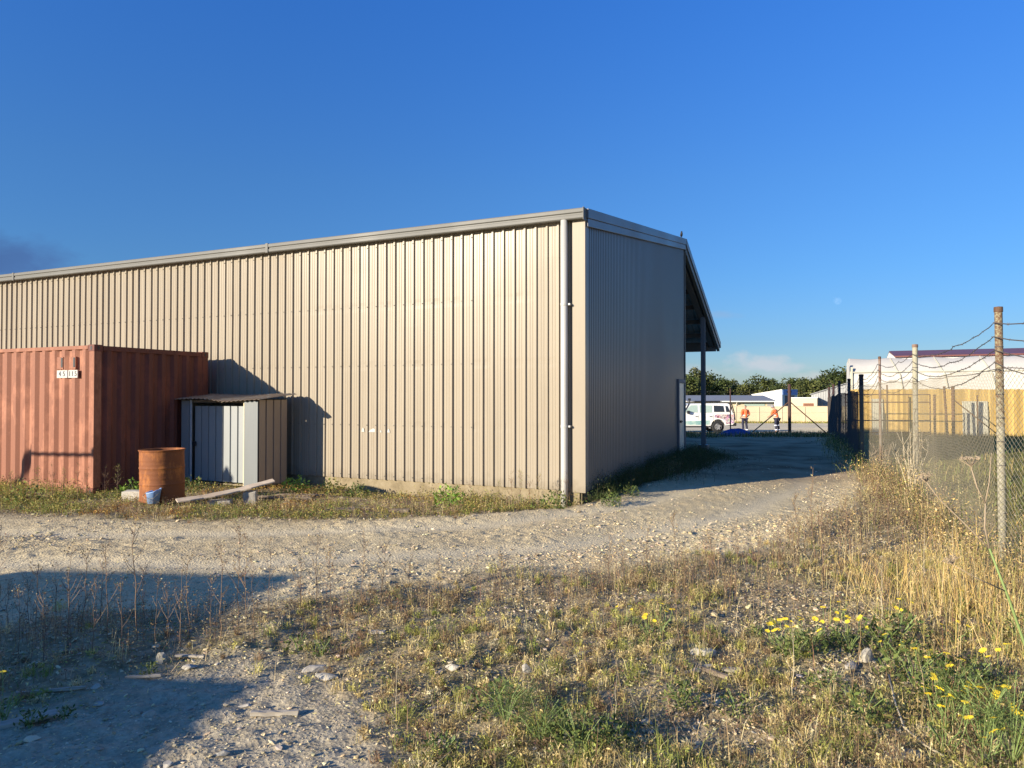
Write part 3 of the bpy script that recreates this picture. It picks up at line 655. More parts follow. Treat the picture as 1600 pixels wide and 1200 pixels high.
def rough_box(lx, ly, lz, seed, amp=.12, n=4):
    rr = random.Random(seed); m = MB(); xs = [(-.5 + k / n) * lx for k in range(n + 1)]
    ring = []
    for x in xs:
        s = 1 - amp * rr.random() * (2 if x in (xs[0], xs[-1]) else 1); o = [rr.uniform(-amp, amp) * ly * .5 for _ in range(4)]; q = [rr.uniform(-amp, amp) * lz for _ in range(4)]
        ring.append([(x + rr.uniform(-1, 1) * amp * lx / n, -ly / 2 * s + o[0], q[0]), (x, ly / 2 * s + o[1], q[1]), (x, ly / 2 * s + o[2], lz + q[2]), (x, -ly / 2 * s + o[3], lz + q[3])])
    vs = [p for r in ring for p in r]; fs = []
    for i_ in range(n):
        for k in range(4): fs.append((i_ * 4 + k, i_ * 4 + (k + 1) % 4, i_ * 4 + 4 + (k + 1) % 4, i_ * 4 + 4 + k))
    fs += [(3, 2, 1, 0), tuple(n * 4 + k for k in range(4))]; return m.add(vs, fs)
x, y = at(203, 784); single(rough_box(.46, .22, .15, 3, .05), 'concrete_block', 'pale weathered concrete block half sunk in weeds behind the drum', 'block', M['block'], (x, y + .3, gz1(x, y) - .02), R(4), bevel=.012)
x, y = at(150, 790); single(rough_box(.7, .3, .04, 5, .08), 'concrete_slab', 'flat grey broken slab lying in weeds left of the drum', 'slab', M['concrete'], (x, y, gz1(x, y)), R(-8))
# the long tilted board on its blocks
x0, y0 = (277 - 800) / 1108 * 10.6, 10.6; x1, y1 = (428 - 800) / 1108 * 11.3, 11.3
z0 = 1.7 - (784 - 618) / 1108 * 10.6; z1 = 1.7 - (752 - 618) / 1108 * 11.3
m = MB(); n = 9; pts = []
for k in range(n):
    t = k / (n - 1); s = .035 * math.sin(t * 3.1) * -1
    pts.append((x0 + (x1 - x0) * t, y0 + (y1 - y0) * t, z0 + (z1 - z0) * t + s))
vs = []; fs = []
wx, wy = .07 * .6, -.07 * .8
for k, (a, b, c) in enumerate(pts):
    e = .02 * math.sin(k * 2.3)
    vs += [(a - wx - e, b - wy, c + .022), (a + wx, b + wy - e, c - .006), (a + wx, b + wy - e, c + .016), (a - wx - e, b - wy, c + .044)]
for k in range(n - 1):
    for q in range(4): fs.append((k * 4 + q, k * 4 + (q + 1) % 4, k * 4 + 4 + (q + 1) % 4, k * 4 + 4 + q))
fs += [(3, 2, 1, 0), tuple((n - 1) * 4 + q for q in range(4))]
m.v = [(a - pts[4][0], b - pts[4][1], c - pts[4][2]) for a, b, c in vs]; m.f = fs; m.m = [0] * len(fs)
single(m, 'board', 'long weathered board tilted up on blocks in front of the shed', 'board', M['board'], pts[4], bevel=.004)
for px_, yy, sz, seed, lab, mt in ((392, 11.15, (.2, .16, .23), 7, 'grey block under the raised end of the long board', 'stone'), (345, 10.95, (.34, .2, .14), 8, 'low dark block under the middle of the long board', 'stone'), (412, 11.45, (.5, .12, .12), 9, 'dark timber offcut behind the block under the long board', 'old_wood')):
    xx = (px_ - 800) / 1108 * yy; single(rough_box(*sz, seed, .07), 'block' if mt == 'stone' else 'timber_offcut', lab, 'block' if mt == 'stone' else 'timber', M[mt], (xx, yy, gz1(xx, yy) - .01), R(10), bevel=.012)
for px_, py_, sz, rz_, lab in ((532, 800, (.43, .16, .06), 14, 'dark flat timber offcut on the dry verge before the warehouse'), (625, 799, (.30, .14, .05), -6, 'short dark timber offcut near the green bush by the wall'),
                               (447, 783, (.85, .12, .05), 4, 'long plank coloured dark for shadow past the tilted board'), (470, 777, (.8, .10, .035), -3, 'thin plank coloured dark for shadow beside the shed corner')):  # dark wood on the two planks stands in for shadow over them
    xx, yy = at(px_, py_); single(rough_box(*sz, px_, .06), 'timber_plank' if 'plank' in lab else 'timber_offcut', lab, 'timber', M['old_wood'] if 'dark' in lab else M['grey_wood'], (xx, yy, gz1(xx, yy) + .005), R(rz_), bevel=.004)
# ------------------------------------------------------------------ chain link fence along the drive
FP = [(4.72, 1.3), (4.86, 4.3), (4.96, 7.19), (7.03, 12.36), (8.05, 15.5), (8.62, 17.5), (10.6, 22.3), (12.0, 26.0), (13.6, 30.0), (15.2, 34.0)]
fence = thing('chain_link_fence', 'old chain link fence with barbed wire and lichened posts along the drive', 'fence', (0, 0, 0))
POST = {0: (.042, 2.57, 'lichen_post'), 1: (.042, 2.57, 'lichen_post'), 2: (.036, 2.57, 'lichen_post'), 3: (.043, 2.57, 'lichen_post_pale'), 4: (.026, 2.55, 'pipe_grey'), 5: (.05, 2.22, 'post_dark'),
        6: (.045, 2.25, 'post_dark'), 7: (.045, 2.3, 'post_dark'), 8: (.05, 2.3, 'post_dark'), 9: (.05, 2.3, 'post_dark')}
ptop = []
for k, (x, y) in enumerate(FP):
    r, h, mt = POST[k]; z = gz1(x, y); ln = {2: -.02, 3: .0, 4: -.01}.get(k, 0.0)
    m = MB(); m.tube([(x, y, z - .3), (x + ln * .5, y, z + h * .5), (x + ln, y, z + h - .03), (x + ln, y, z + h)], [r * 1.06, r * 1.02, r, r], 16)
    po = m.build('post', M[mt], fence, smooth=True); ptop.append((x + ln, y, z, h))
    m = MB(); m.lathe([(0, h + .012), (r * 1.1, h + .006), (r * 1.14, h - .004), (r * 1.14, h - .045), (r, h - .047)], 16, (x + ln, y, z)); m.build('post_cap', M['pipe_grey'] if k == 3 else M['pipe_brown'] if k < 5 else M['post_dark'], po)
    if k in (2, 3):
        m = MB()
        for q in range(9): m.lathe([(r * 1.03, -.006), (r * 1.1, 0), (r * 1.03, .006)], 12, (x + ln * q / 9, y, z + .25 + q * .24))
        m.build('tie_wire', M['barb'], po)
# barbed strands, slack and kinked between the posts
rb = random.Random(4)
for s, dh in enumerate((.16, .29, .43, .56)):
    m = MB(); pts = []
    for k in range(len(FP) - 1):
        x0, y0, z0, h0 = ptop[k]; x1, y1, z1, h1 = ptop[k + 1]; L = math.hypot(x1 - x0, y1 - y0); n = max(6, int(L / .22))
        sag = .10 + .07 * rb.random() + .04 * s; kx = rb.uniform(.3, .5); kd = rb.uniform(.0, .12)
        a0 = z0 + min(h0, 2.57) - dh * (1 if k < 5 else .55); a1 = z1 + min(h1, 2.57) - dh * (1 if k + 1 < 5 else .55)
        for q in range(n):
            t = q / n; z = a0 + (a1 - a0) * t - sag * 4 * t * (1 - t) + kd * math.exp(-((t - kx) / .06) ** 2) * .5 + rb.uniform(-.008, .008)
            pts.append((x0 + (x1 - x0) * t - .045 + rb.uniform(-.01, .01), y0 + (y1 - y0) * t, z))
    x, y, z, h = ptop[-1]; pts.append((x, y, z + h - dh * .55))
    m.tube(pts, .0055, 4)
    acc = 0
    for a, b in zip(pts, pts[1:]):
        L = math.dist(a, b); acc += L
        if acc > .11 and a[1] < 18:
            acc = 0; c = Vector(a)
            for _ in range(2):
                d = Vector((rb.uniform(-1, 1), rb.uniform(-.6, .6), rb.uniform(-1, 1))).normalized() * .018; m.tube([c - d, c + d], .0022, 3, cap=False)
    m.build('barbed_wire', M['barb'], fence)
# the woven mesh: pairs of zigzag wires, real strands
def chain_mesh(path, h, pitch, rw, name, mat, parent, gap=.04, bulge=.02):
    cum = [0]
    for a, b in zip(path, path[1:]): cum.append(cum[-1] + math.dist(a, b))
    cum = np.array(cum); px_ = np.array([p[0] for p in path]); py_ = np.array([p[1] for p in path])
    n = int(cum[-1] / pitch); nv = int(h / pitch) + 1
    c = np.arange(n)[:, None] * pitch; j = np.arange(nv)[None, :]
    s = c + np.where((j + np.arange(n)[:, None]) % 2 == 0, 0.0, 1.0) * pitch * 0.98 - 0
    s = np.clip(s, 0, cum[-1]); zrel = j * pitch * (h / ((nv - 1) * pitch)) + 0 * s
    bx_ = np.interp(s, cum, px_); by_ = np.interp(s, cum, py_)
    gcol = gz(np.interp(c[:, 0], cum, px_), np.interp(c[:, 0], cum, py_), False)[:, None]
    wob = (fbm(s * .7, zrel * .9, 61, 2) - .5) * bulge * 2
    dx_ = np.gradient(px_)[0]; dy_ = np.gradient(py_)[0]; l = math.hypot(dx_, dy_)
    sagtop = (vnoise(s * .45, s * 0, 63) - .5) * .09 * (zrel / h)
    P = np.stack([bx_ - dy_ / l * wob, by_ + dx_ / l * wob, gcol + gap + zrel + sagtop + (vnoise(s * 2, zrel * 2, 64) - .5) * .012], -1)
    t = np.array([dx_ / l, dy_ / l, 0]); nrm = np.array([-dy_ / l, dx_ / l, 0])
    offs = [t * rw, -t * rw * .5 + nrm * rw, -t * rw * .5 - nrm * rw]
    V = np.stack([P + o for o in offs], 2).reshape(-1, 3)
    base = (np.arange(n)[:, None] * nv + np.arange(nv - 1)[None, :]) * 3; base = base.ravel()
    q = np.concatenate([np.stack([base + a, base + b, base + 3 + b, base + 3 + a], 1) for a, b in ((0, 1), (1, 2), (2, 0))])
    return mesh_np(name, V, quads=q, mat=mat, parent=parent)
OFF = .055
chain_mesh([(x - OFF, y + .02) for x, y in FP[:3]], 1.9, .031, .0020, 'wire_mesh', M['wire'], fence)
chain_mesh([(x - OFF, y + .02) for x, y in FP[2:6]], 1.9, .034, .0014, 'wire_mesh', M['wire'], fence)
chain_mesh([(x - OFF, y + .02) for x, y in FP[5:]], 1.75, .040, .0020, 'wire_mesh', M['barb'], fence)
m = MB(); tp = []
for k in range(len(FP) - 1):
    for t in np.linspace(0, 1, 12, endpoint=False):
        x = FP[k][0] + (FP[k + 1][0] - FP[k][0]) * t; y = FP[k][1] + (FP[k + 1][1] - FP[k][1]) * t
        tp.append((x - OFF, y + .02, gz1(x, y) + (1.93 if k < 5 else 1.78) + (float(vnoise(np.array([y * .9]), np.array([0.]), 63)[0]) - .5) * .05))
m.tube(tp, .004, 4); m.build('line_wire', M['barb'], fence)

# back fence by the road: posts with raking stays
bf = thing('boundary_fence', 'dark pipe boundary fence with two raking stays across the end of the drive', 'fence', (0, 0, 0))
def gpost(x, y, h, r, mat, par, nm='post'):
    z = gz1(x, y); m = MB(); m.tube([(x, y, z - .3), (x, y, z + h)], r, 10); return m.build(nm, mat, par)
YB = 34.0
gpost(13.3, YB, 2.45, .075, M['post_dark'], bf)
gpost(10.62, YB + .5, 2.25, .03, M['post_dark'], bf); gpost(6.2, YB + .6, 2.25, .03, M['post_dark'], bf)
for xe in (11.42, 15.1):
    m = MB(); m.tube([(13.3, YB, gz1(13.3, YB) + 1.62), (xe, YB, gz1(xe, YB) + .06)], .026, 8); m.build('stay', M['pipe_brown'], bf)
m = MB()
for h in (.25, 1.1, 2.1):
    pts = [(4 + (15.2 - 4) * t, YB + .02 + (.3 if t < .6 else 0), gz1(4 + 11.2 * t, YB) + h - .04 * math.sin(t * 9) ** 2) for t in np.linspace(0, 1, 24)]
    m.tube(pts, .003, 4)
m.build('line_wire', M['barb'], bf)

# neighbour's yard: timber fence, pipe gate and loose posts in front of it
FA, FB_ = Vector((16.35, 34.45, 0)), Vector((34.0, 30.4, 0)); FD = (FB_ - FA).normalized(); fr = math.atan2(FD.y, FD.x)
tf = thing('timber_fence', 'tall golden vertical board timber fence behind the pipe gate', 'fence', (FA.x, FA.y, gz1(FA.x, FA.y)), fr)
LT = (FB_ - FA).length; m = MB(); x = 0; rt = random.Random(2)
while x < LT:
    w = .118; h = 2.22 + rt.uniform(-.02, .015); d = rt.uniform(-.006, .006)
    m.box(x + .002, x + w - .002, -.02 + d, d, -.3, h); x += .12
m.build('board_panel', M['timber'], tf)
for k in range(int(LT / 2.4) + 1):
    m = MB(); m.box(k * 2.4, k * 2.4 + .1, .09, .18, -.3, 2.2); m.build('post', M['timber'], tf)
for z in (.4, 1.2, 1.95):
    m = MB(); m.box(0, LT, .012, .085, z, z + .09); m.build('rail', M['timber'], tf)
def on_fence(px_, back=0.0):
    """distance along the timber fence at a direction, moved towards the viewer by back"""
    r = (px_ - 800) / 1108; nrm = Vector((FD.y, -FD.x, 0)); A = FA + nrm * back
    t = (r * A.y - A.x) / (FD.x - r * FD.y); p = A + FD * t; return p
def leaning_sheet(px0, px1, top, label):
    a, b = on_fence(px0, .09), on_fence(px1, .09); w = (b - a).length
    t = thing('corrugated_sheet', label, 'sheet', (a.x, a.y, gz1(a.x, a.y)), fr)
    pr = profile(w, .076, [(0, 0), (.019, .006), (.038, .009), (.057, .006)]); m = MB()
    m.sheet([[(s, -o - (0 if z > 1 else .05), z) for s, o, k in pr] for z in (.0, 1.0, top)]); m.build('sheet', M['sheet_white'], t, solid=.003)
leaning_sheet(1503, 1543, 1.62, 'wide pale translucent corrugated sheet leaning on the timber fence')
leaning_sheet(1361, 1379, 1.75, 'narrow pale translucent sheet leaning at the fence by the pipe gate')
pg = thing('pipe_gate', 'brown tubular pipe gate with three rails before the timber fence', 'gate', (0, 0, 0))
ga, gb = on_fence(1320, 2.6), on_fence(1453, 2.6); zg = gz1(ga.x, ga.y)
def hz(px_y, p): return 1.7 - (px_y - 618) / 1108 * p.y
for yy, nm in ((616.5, 'rail'), (628.5, 'rail'), (657, 'rail'), (676, 'rail')):
    m = MB(); m.tube([(ga.x, ga.y, hz(yy, ga)), (gb.x, gb.y, hz(yy, gb))], .024, 8); m.build(nm, M['pipe_brown'], pg)
for px_ in (1321, 1362, 1419, 1453):
    p = on_fence(px_, 2.6); m = MB(); m.tube([(p.x, p.y, zg + .02), (p.x, p.y, hz(616.5, p))], .024 if px_ in (1321, 1453) else .013, 8); m.build('stile', M['pipe_brown'], pg)
for px_, top, r, back, lab, mt, rz_ in ((1460, 617, .05, 2.6, 'stout brown gate post at the right end of the pipe gate', 'pipe_brown', 0), (1386, 602, .032, 1.6, 'thin grey pipe post behind the pipe gate', 'pipe_brown', 0),
                                        (1480, 604, .05, 2.2, 'slightly leaning dark post right of the pipe gate', 'pipe_brown', .06), (1527, 618, .03, 1.8, 'thin dark post in front of the pale sheet', 'pipe_brown', 0)):
    p = on_fence(px_, back); z = gz1(p.x, p.y); m = MB(); hh = hz(top, p) - z
    m.tube([(0, 0, -.2), (0, 0, hh)], r, 10); m.lathe([(r, hh - .03), (r * 1.2, hh - .03), (r * 1.2, hh + .005), (0, hh + .02)], 10)
    single(m, 'post', lab, 'post', M[mt], (p.x, p.y, z), bevel=0, ry=-rz_)
p = on_fence(1489, 2.2); z = gz1(p.x, p.y); q = on_fence(1562, 2.2)
sp = thing('strainer_post', 'thick dark strainer post with a long raking stay before the timber fence', 'post', (p.x, p.y, z))
m = MB(); m.tube([(0, 0, -.2), (0, 0, hz(603, p) - z)], .07, 12); m.build('post', M['pipe_brown'], sp)
m = MB(); m.tube([(0, 0, hz(624, p) - z), (q.x - p.x, q.y - p.y, hz(682, q) - z)], .025, 8); m.build('stay', M['pipe_brown'], sp)

# ------------------------------------------------------------------ far buildings
def gzb(y): return float(np.interp(y, [-100, 22, 34, 45, 80, 120, 5000], [0, 0, -.2, -.66, -1.3, -1.5, -1.5]))
# white fabric tunnel shed
tr_ = ROT
gh = thing('fabric_shed', 'long white fabric covered shed behind the timber fence', 'shed', (21.45, 45.0, gzb(45)), tr_)
LG = 46; H1 = 3.24 + .62; H2 = 4.18 + .55; rows = []
secs = [(0, 0), (0, 1.6), (-.0, H1 - .3), (.05, H1), (.35, H1 + .42), (.85, H2), (3.0, H2 + .12), (6, H2 + .2)]
xs = np.arange(0, LG + .01, .6)
for (yy, zz) in secs:
    rows.append([(x, yy + .05 * math.sin(x * 2 * math.pi / 2.4) * (.2 + zz / 5) * (1 if 0 < zz < H2 + .1 else .3), zz - .05 * (1 - math.cos(x * 2 * math.pi / 2.4)) * (zz >= H1)) for x in xs])
m = MB(); m.sheet(rows[:4]); m.build('wall', M['fabric_white'], gh, smooth=True)
m = MB(); m.sheet(rows[3:]); m.build('roof', M['fabric_roof'], gh, smooth=True)
m = MB(); m.prism([(y, z) for y, z in secs] + [(12, H2 + .2), (12, 0)], 'x', -.01, .01); m.build('end_wall', M['fabric_white'], gh)
for x in (-.13, .10):
    m = MB(); m.box(x - .06, x + .06, -.10, -.02, 0, H1 + .3 + (.25 if x < 0 else 0)); m.build('frame_post', M['grey_sheet'] if x < 0 else M['sheet_white'], gh)
for k in range(1, 19):
    m = MB(); x = k * 2.4; m.tube([(x + .75, -.03, .5), (x + .75, -.04, 1.6), (x + .4, -.05, H1 - .2), (x + .28, .02, H1), (x + .1, .33, H1 + .44), (x - .1, .82, H2 + .02)], .028, 5); m.build('seam', M['sheet_white'], gh)
m = MB(); m.box(0, LG, -.06, -.02, H1 - .06, H1); m.build('edge_batten', M['sheet_white'], gh)
# maroon roofed building behind
mb = thing('maroon_roof_building', 'white walled building with long maroon roof behind the fabric shed', 'building', (32.9, 61.0, gzb(61)), ROT)
hb = 1.7 + (618 - 558) / 1108 * 61 - gzb(61); ht = 1.7 + (618 - 552.5) / 1108 * 63 - gzb(61)
m = MB(); m.box(.15, 42, .1, 12, 0, hb); m.build('wall', M['bright_white'], mb)
m = MB(); m.prism([(-.2, hb - .02), (6, ht + .3), (12.2, hb - .02), (12.2, hb + .1), (6, ht + .45), (-.2, hb + .1)], 'x', 0, 42.2); m.build('roof', M['maroon'], mb)
m = MB(); m.prism([(.05, hb - .4), (.05, hb + .08), (6, ht + .3), (12, hb + .08), (12, hb - .4)], 'x', -.02, .12); m.build('gable', M['bright_white'], mb)
# long cream boundary wall
cw = thing('boundary_wall', 'long low cream panel wall across the road', 'wall', (14, 75, gzb(75)), R(-1))
m = MB(); x = 0
while x < 60: m.box(x + .008, x + 2.392, 0, .1, -.4, 1.74); x += 2.4
m.build('wall_panel', M['cream_wall'], cw)
m = MB()
for k in range(26): m.box(k * 2.4 - .05, k * 2.4 + .05, -.05, .14, -.4, 1.70)
pp = m.build('pier', M['cream_wall'], cw)
m = MB(); m.box(0, 60, -.03, .13, 1.742, 1.79); m.build('coping', M['cream_wall'], cw)
# low cream building with grey roof
lb = thing('low_building', 'low cream building with long grey roof and strip window behind the wall', 'building', (19.5, 88, gzb(88)), R(-2))
m = MB(); m.box(0, 12.9, 0, 9, 0, 2.35); m.build('wall', M['cream_wall'], lb)
m = MB(); m.prism([(-.5, 2.25), (5, 2.95), (9.5, 2.3), (9.5, 2.4), (5, 3.07), (-.5, 2.36)], 'x', -.4, 13.1); m.build('roof', M['grey_roof'], lb)
m = MB(); m.box(9.2, 11.7, -.05, -.02, 1.45, 2.0); w_ = m.build('window', M['glass_pale'], lb)
m = MB(); m.box(9.1, 11.8, -.03, -.006, 1.36, 1.44); m.box(9.1, 11.8, -.03, -.006, 2.01, 2.08); m.build('window_frame', M['steel_dark'], w_)
m = MB(); m.box(12.0, 12.7, -.05, .02, .1, 2.05); m.build('door', M['grey_sheet'], lb)
m = MB(); m.box(-.4, 13.1, -.62, -.50, 2.24, 2.38); m.build('gutter', M['bright_white'], lb)
m = MB(); m.tube([(8.2, -.55, 2.3), (8.2, -.3, 2.05), (8.2, -.08, 1.9), (8.2, -.08, 0)], .05, 8); m.build('downpipe', M['bright_white'], lb)
# white skillion building with blue sign
wb = thing('white_building', 'bright white skillion building with blue sign over a dark doorway', 'building', (53.3, 140, gzb(140)), R(-50))
m = MB(); m.prism([(-6.6, 0), (0, 0), (0, 4.35), (-6.6, 3.35)], 'y', 0, .25); m.build('wall', M['bright_white'], wb)
m = MB(); m.box(-.2, .0, .3, 1.0, 0, 4.3); m.box(-.2, 0, 5.0, 6.0, 0, 4.3); m.box(-.2, 0, 1.0, 5.0, 3.2, 4.3); m.build('side_wall', M['bright_white'], wb)
m = MB(); m.box(-.3, -.21, 1.0, 5.0, 0, 3.2); m.build('roller_door', M['steel_dark'], wb)
m = MB(); m.box(.005, .10, .2, 5.9, 3.35, 4.32); sg = m.build('sign', M['blue_sign'], wb)
m = MB(); m.box(.105, .12, 1.6, 3.4, 3.75, 4.1); m.build('sign_mark', M['ink'], sg)
m = MB(); m.prism([(-6.7, 3.36), (.05, 4.36), (.05, 4.44), (-6.7, 3.44)], 'y', -.1, 6.1); m.build('roof', M['bright_white'], wb)
m = MB(); m.box(-6.6, -6.4, .3, 6, 0, 3.3); m.box(-6.4, -.3, 5.8, 6, 0, 3.3); m.build('back_wall', M['bright_white'], wb)
# plain cream block and brick pier
cb = thing('cream_building', 'plain cream flat roofed block behind the wall beside the grey shed', 'building', (36.1, 92, gzb(92)), ROT)
m = MB(); m.box(0, 3.2, 0, 5, 0, 2.72); m.build('wall', M['cream_wall'], cb)
m = MB(); m.box(-.06, 3.26, -.06, 5.06, 2.724, 2.82); m.build('roof', M['bright_white'], cb)
m = MB(); m.box(1.5, 2.4, -.03, -.004, .1, 2.1); m.build('door', M['cream_wall'], cb)
m = MB(); m.box(0, 1.15, 0, .3, 0, 2.1); single(m, 'brick_pier', 'small red brick pier above the cream wall', 'wall', M['brick'], (34.6, 84, gzb(84)), bevel=0)
# grey corrugated shed end
gs = thing('grey_shed', 'grey corrugated shed end with rising roofline beyond the cream wall', 'shed', (40.3, 95.5, gzb(95)), ROT)
pr = profile(16, .3, [(0, 0), (.2, 0), (.22, .05), (.27, .05), (.29, 0)])
def gst(s): return 3.22 + .33 * (s if s < 8 else 16 - s)
m = MB(); m.sheet([[(s, -o, gst(s) * t) for s, o, k in pr] for t in (0, .5, 1)]); m.build('end_wall', M['grey_sheet'], gs)
m = MB(); m.prism([(-.2, 3.16), (8, 5.87), (16.2, 3.16), (16.2, 3.26), (8, 5.99), (-.2, 3.26)], 'y', -.2, 20); m.build('roof', M['grey_roof'], gs)
m = MB(); m.box(.0, .08, .06, 20, 0, 3.2); m.box(15.92, 16, .06, 20, 0, 3.2); m.build('side_wall', M['grey_sheet'], gs)

# ------------------------------------------------------------------ parked four wheel drive
car = thing('parked_car', 'white four wheel drive wagon with roof rack and patterned rear panels', 'car', (14.12, 46.0, gzb(46)), R(1))
HW = .93
side = [(-4.78, .62), (-4.80, .98), (-4.72, 1.06), (-3.72, 1.17), (-3.62, 1.2), (-.06, 1.2), (-.02, 1.12), (-.02, .62), (-.12, .52), (-.62, .50)]
def arch(cx): return [(cx + .46 * math.cos(a), .42 + .46 * math.sin(a)) for a in np.linspace(0.15, math.pi - .15, 9)]
low = [(-4.78, .62), (-4.80, .98), (-4.72, 1.06), (-3.72, 1.17), (-3.62, 1.2), (-.06, 1.2), (-.02, 1.12), (-.02, .62), (-.12, .52), (-.58, .50)] + arch(-1.05)[0:] + [(-1.55, .46), (-3.42, .46)] + arch(-3.90) + [(-4.40, .50)]
m = MB(); m.prism(low, 'y', -HW, HW)
body = m.build('body', M['car_white'], car, bevel=.03)
cab = [(-3.66, 1.19), (-2.92, 1.80), (-2.75, 1.86), (-.42, 1.88), (-.30, 1.84), (-.05, 1.19)]
vs = []
for sgn in (-1, 1):
    for x, z in cab: vs.append((x, sgn * (HW - .02 - (z - 1.19) * .17), z))
n = len(cab); m = MB(); m.add(vs, [(i_, (i_ + 1) % n, n + (i_ + 1) % n, n + i_) for i_ in range(n)] + [tuple(range(n))[::-1], tuple(range(n, 2 * n))])
m.build('cabin', M['car_white'], car, bevel=.03)
def winq(m, pts, sgn, off=.012):
    if sgn:
        a = [(x, sgn * (HW - .02 - (z - 1.19) * .17 + off), z) for x, z in pts]; b = [(x, sgn * (HW - .02 - (z - 1.19) * .17 - .02), z) for x, z in pts]; k = len(pts)
        m.add(a + b, [tuple(range(k)), tuple(range(k, 2 * k))[::-1]] + [(i_, (i_ + 1) % k, k + (i_ + 1) % k, k + i_) for i_ in range(k)])
for pts, mt in (([(-1.30, 1.33), (-.62, 1.33), (-.68, 1.72), (-1.30, 1.74)], 'glass_dark'), ([(-.52, 1.33), (-.27, 1.33), (-.40, 1.70), (-.56, 1.72)], 'glass_dark'),
                ([(-2.22, 1.30), (-1.42, 1.30), (-1.42, 1.75), (-2.22, 1.77)], 'glass_pale'), ([(-3.18, 1.30), (-2.34, 1.30), (-2.34, 1.77), (-2.78, 1.76)], 'glass_pale')):
    for sgn in (-1, 1): m = MB(); winq(m, pts, sgn); m.build('window', M[mt], car)
m = MB(); m.add([(-.075, -.68, 1.3), (-.075, .68, 1.3), (-.27, .62, 1.78), (-.27, -.62, 1.78), (-.055, -.68, 1.3), (-.055, .68, 1.3), (-.245, .62, 1.78), (-.245, -.62, 1.78)], [(0, 1, 2, 3), (7, 6, 5, 4), (0, 4, 5, 1), (1, 5, 6, 2), (2, 6, 7, 3), (3, 7, 4, 0)]); m.build('rear_window', M['glass_dark'], car)
m = MB(); m.add([(-3.60, -.7, 1.26), (-3.60, .7, 1.26), (-2.96, .64, 1.79), (-2.96, -.64, 1.79), (-3.63, -.7, 1.27), (-3.63, .7, 1.27), (-2.99, .64, 1.80), (-2.99, -.64, 1.80)], [(0, 1, 2, 3), (7, 6, 5, 4), (0, 4, 5, 1), (1, 5, 6, 2), (2, 6, 7, 3), (3, 7, 4, 0)]); m.build('windscreen', M['glass_dark'], car)
for sgn in (-1, 1):
    y0, y1 = sgn * HW, sgn * (HW + .012)
    m = MB(); m.prism([(-.55, .56), (-.06, .62), (-.03, 1.18), (-1.25, 1.18), (-1.30, .99), (-.80, .90), (-.58, .72)], 'y', min(y0, y1), max(y0, y1)); m.build('patterned_panel', M['wrap'], car)
    m = MB(); m.prism([(-3.40, .52), (-1.58, .52), (-1.58, .80), (-3.40, .74)], 'y', min(y0, y1), max(y0, y1)); m.build('side_stripe', M['teal'], car)
    for x in (-2.28, -1.37):
        m = MB(); m.box(x - .006, x + .006, min(y0, y1), max(y0, y1) , .83, 1.18); m.build('door_seam', M['black'], car)
    for x in (-2.42, -1.52):
        m = MB(); m.box(x - .08, x + .08, min(y0, sgn * (HW + .03)), max(y0, sgn * (HW + .03)), 1.02, 1.06); m.build('door_handle', M['black'], car)
    m = MB(); m.box(-3.40, -1.55, min(sgn * (HW - .1), sgn * (HW + .05)), max(sgn * (HW - .1), sgn * (HW + .05)), .36, .42); m.build('side_step', M['black'], car)
    m = MB(); m.box(-3.05, -2.9, min(sgn * (HW + .0), sgn * (HW + .2)), max(sgn * (HW + .0), sgn * (HW + .2)), 1.22, 1.42); m.build('mirror', M['black'], car, bevel=.02)
    m = MB(); m.box(-.06, .005, min(sgn * .72, sgn * .90), max(sgn * .72, sgn * .90), .72, 1.0); m.build('tail_lamp', M['tail_red'], car)
    m = MB(); m.box(-4.82, -4.77, min(sgn * .58, sgn * .86), max(sgn * .58, sgn * .86), .80, .97); m.build('headlight', M['lamp_clear'], car)
    for cx in (-1.05, -3.90):
        wl = MB(); c = sgn * (HW - .13)
        prof_ = [(.20, -.12), (.33, -.13), (.385, -.10), (.395, 0), (.385, .10), (.33, .13), (.20, .12)]
        nn = 24; vs = [(cx + r * math.cos(2 * math.pi * k / nn), c + yy, .395 + r * math.sin(2 * math.pi * k / nn)) for r, yy in prof_ for k in range(nn)]
        wl.add(vs, [(i_ * nn + k, i_ * nn + (k + 1) % nn, (i_ + 1) * nn + (k + 1) % nn, (i_ + 1) * nn + k) for i_ in range(6) for k in range(nn)])
        ty = wl.build('tyre', M['rubber'], car)
        rm = MB(); yo = c + sgn * .10
        rm.prism([(cx + .06 * math.cos(a), .395 + .06 * math.sin(a)) for a in np.linspace(0, 2 * math.pi, 10, endpoint=False)], 'y', yo - .02, yo + .02)
        for k in range(5):
            a = 2 * math.pi * k / 5 + .3; rm.bar((cx + .05 * math.cos(a), yo, .395 + .05 * math.sin(a)), (cx + .215 * math.cos(a), yo, .395 + .215 * math.sin(a)), .055, .03, (0, 1, 0))
        vs = [(cx + r * math.cos(2 * math.pi * k / nn), yy, .395 + r * math.sin(2 * math.pi * k / nn)) for r, yy in ((.20, yo - .12), (.225, yo), (.205, yo + sgn * .01), (.195, yo - .1)) for k in range(nn)]
        rm.add(vs, [(i_ * nn + k, i_ * nn + (k + 1) % nn, (i_ + 1) * nn + (k + 1) % nn, (i_ + 1) * nn + k) for i_ in range(3) for k in range(nn)])
        rm.build('rim', M['alloy'], ty)
m = MB(); m.box(-.10, .14, -.90, .90, .44, .64); m.build('rear_bumper', M['black'], car, bevel=.03)
m = MB(); m.box(-4.98, -4.74, -.90, .90, .44, .70); m.tube([(-4.92, -.5, .6), (-5.0, -.48, 1.08), (-5.0, .48, 1.08), (-4.92, .5, .6)], .035, 8); m.build('bull_bar', M['black'], car, bevel=.02)
m = MB(); m.box(-4.815, -4.78, -.55, .55, .72, .98); m.build('grille', M['black'], car)
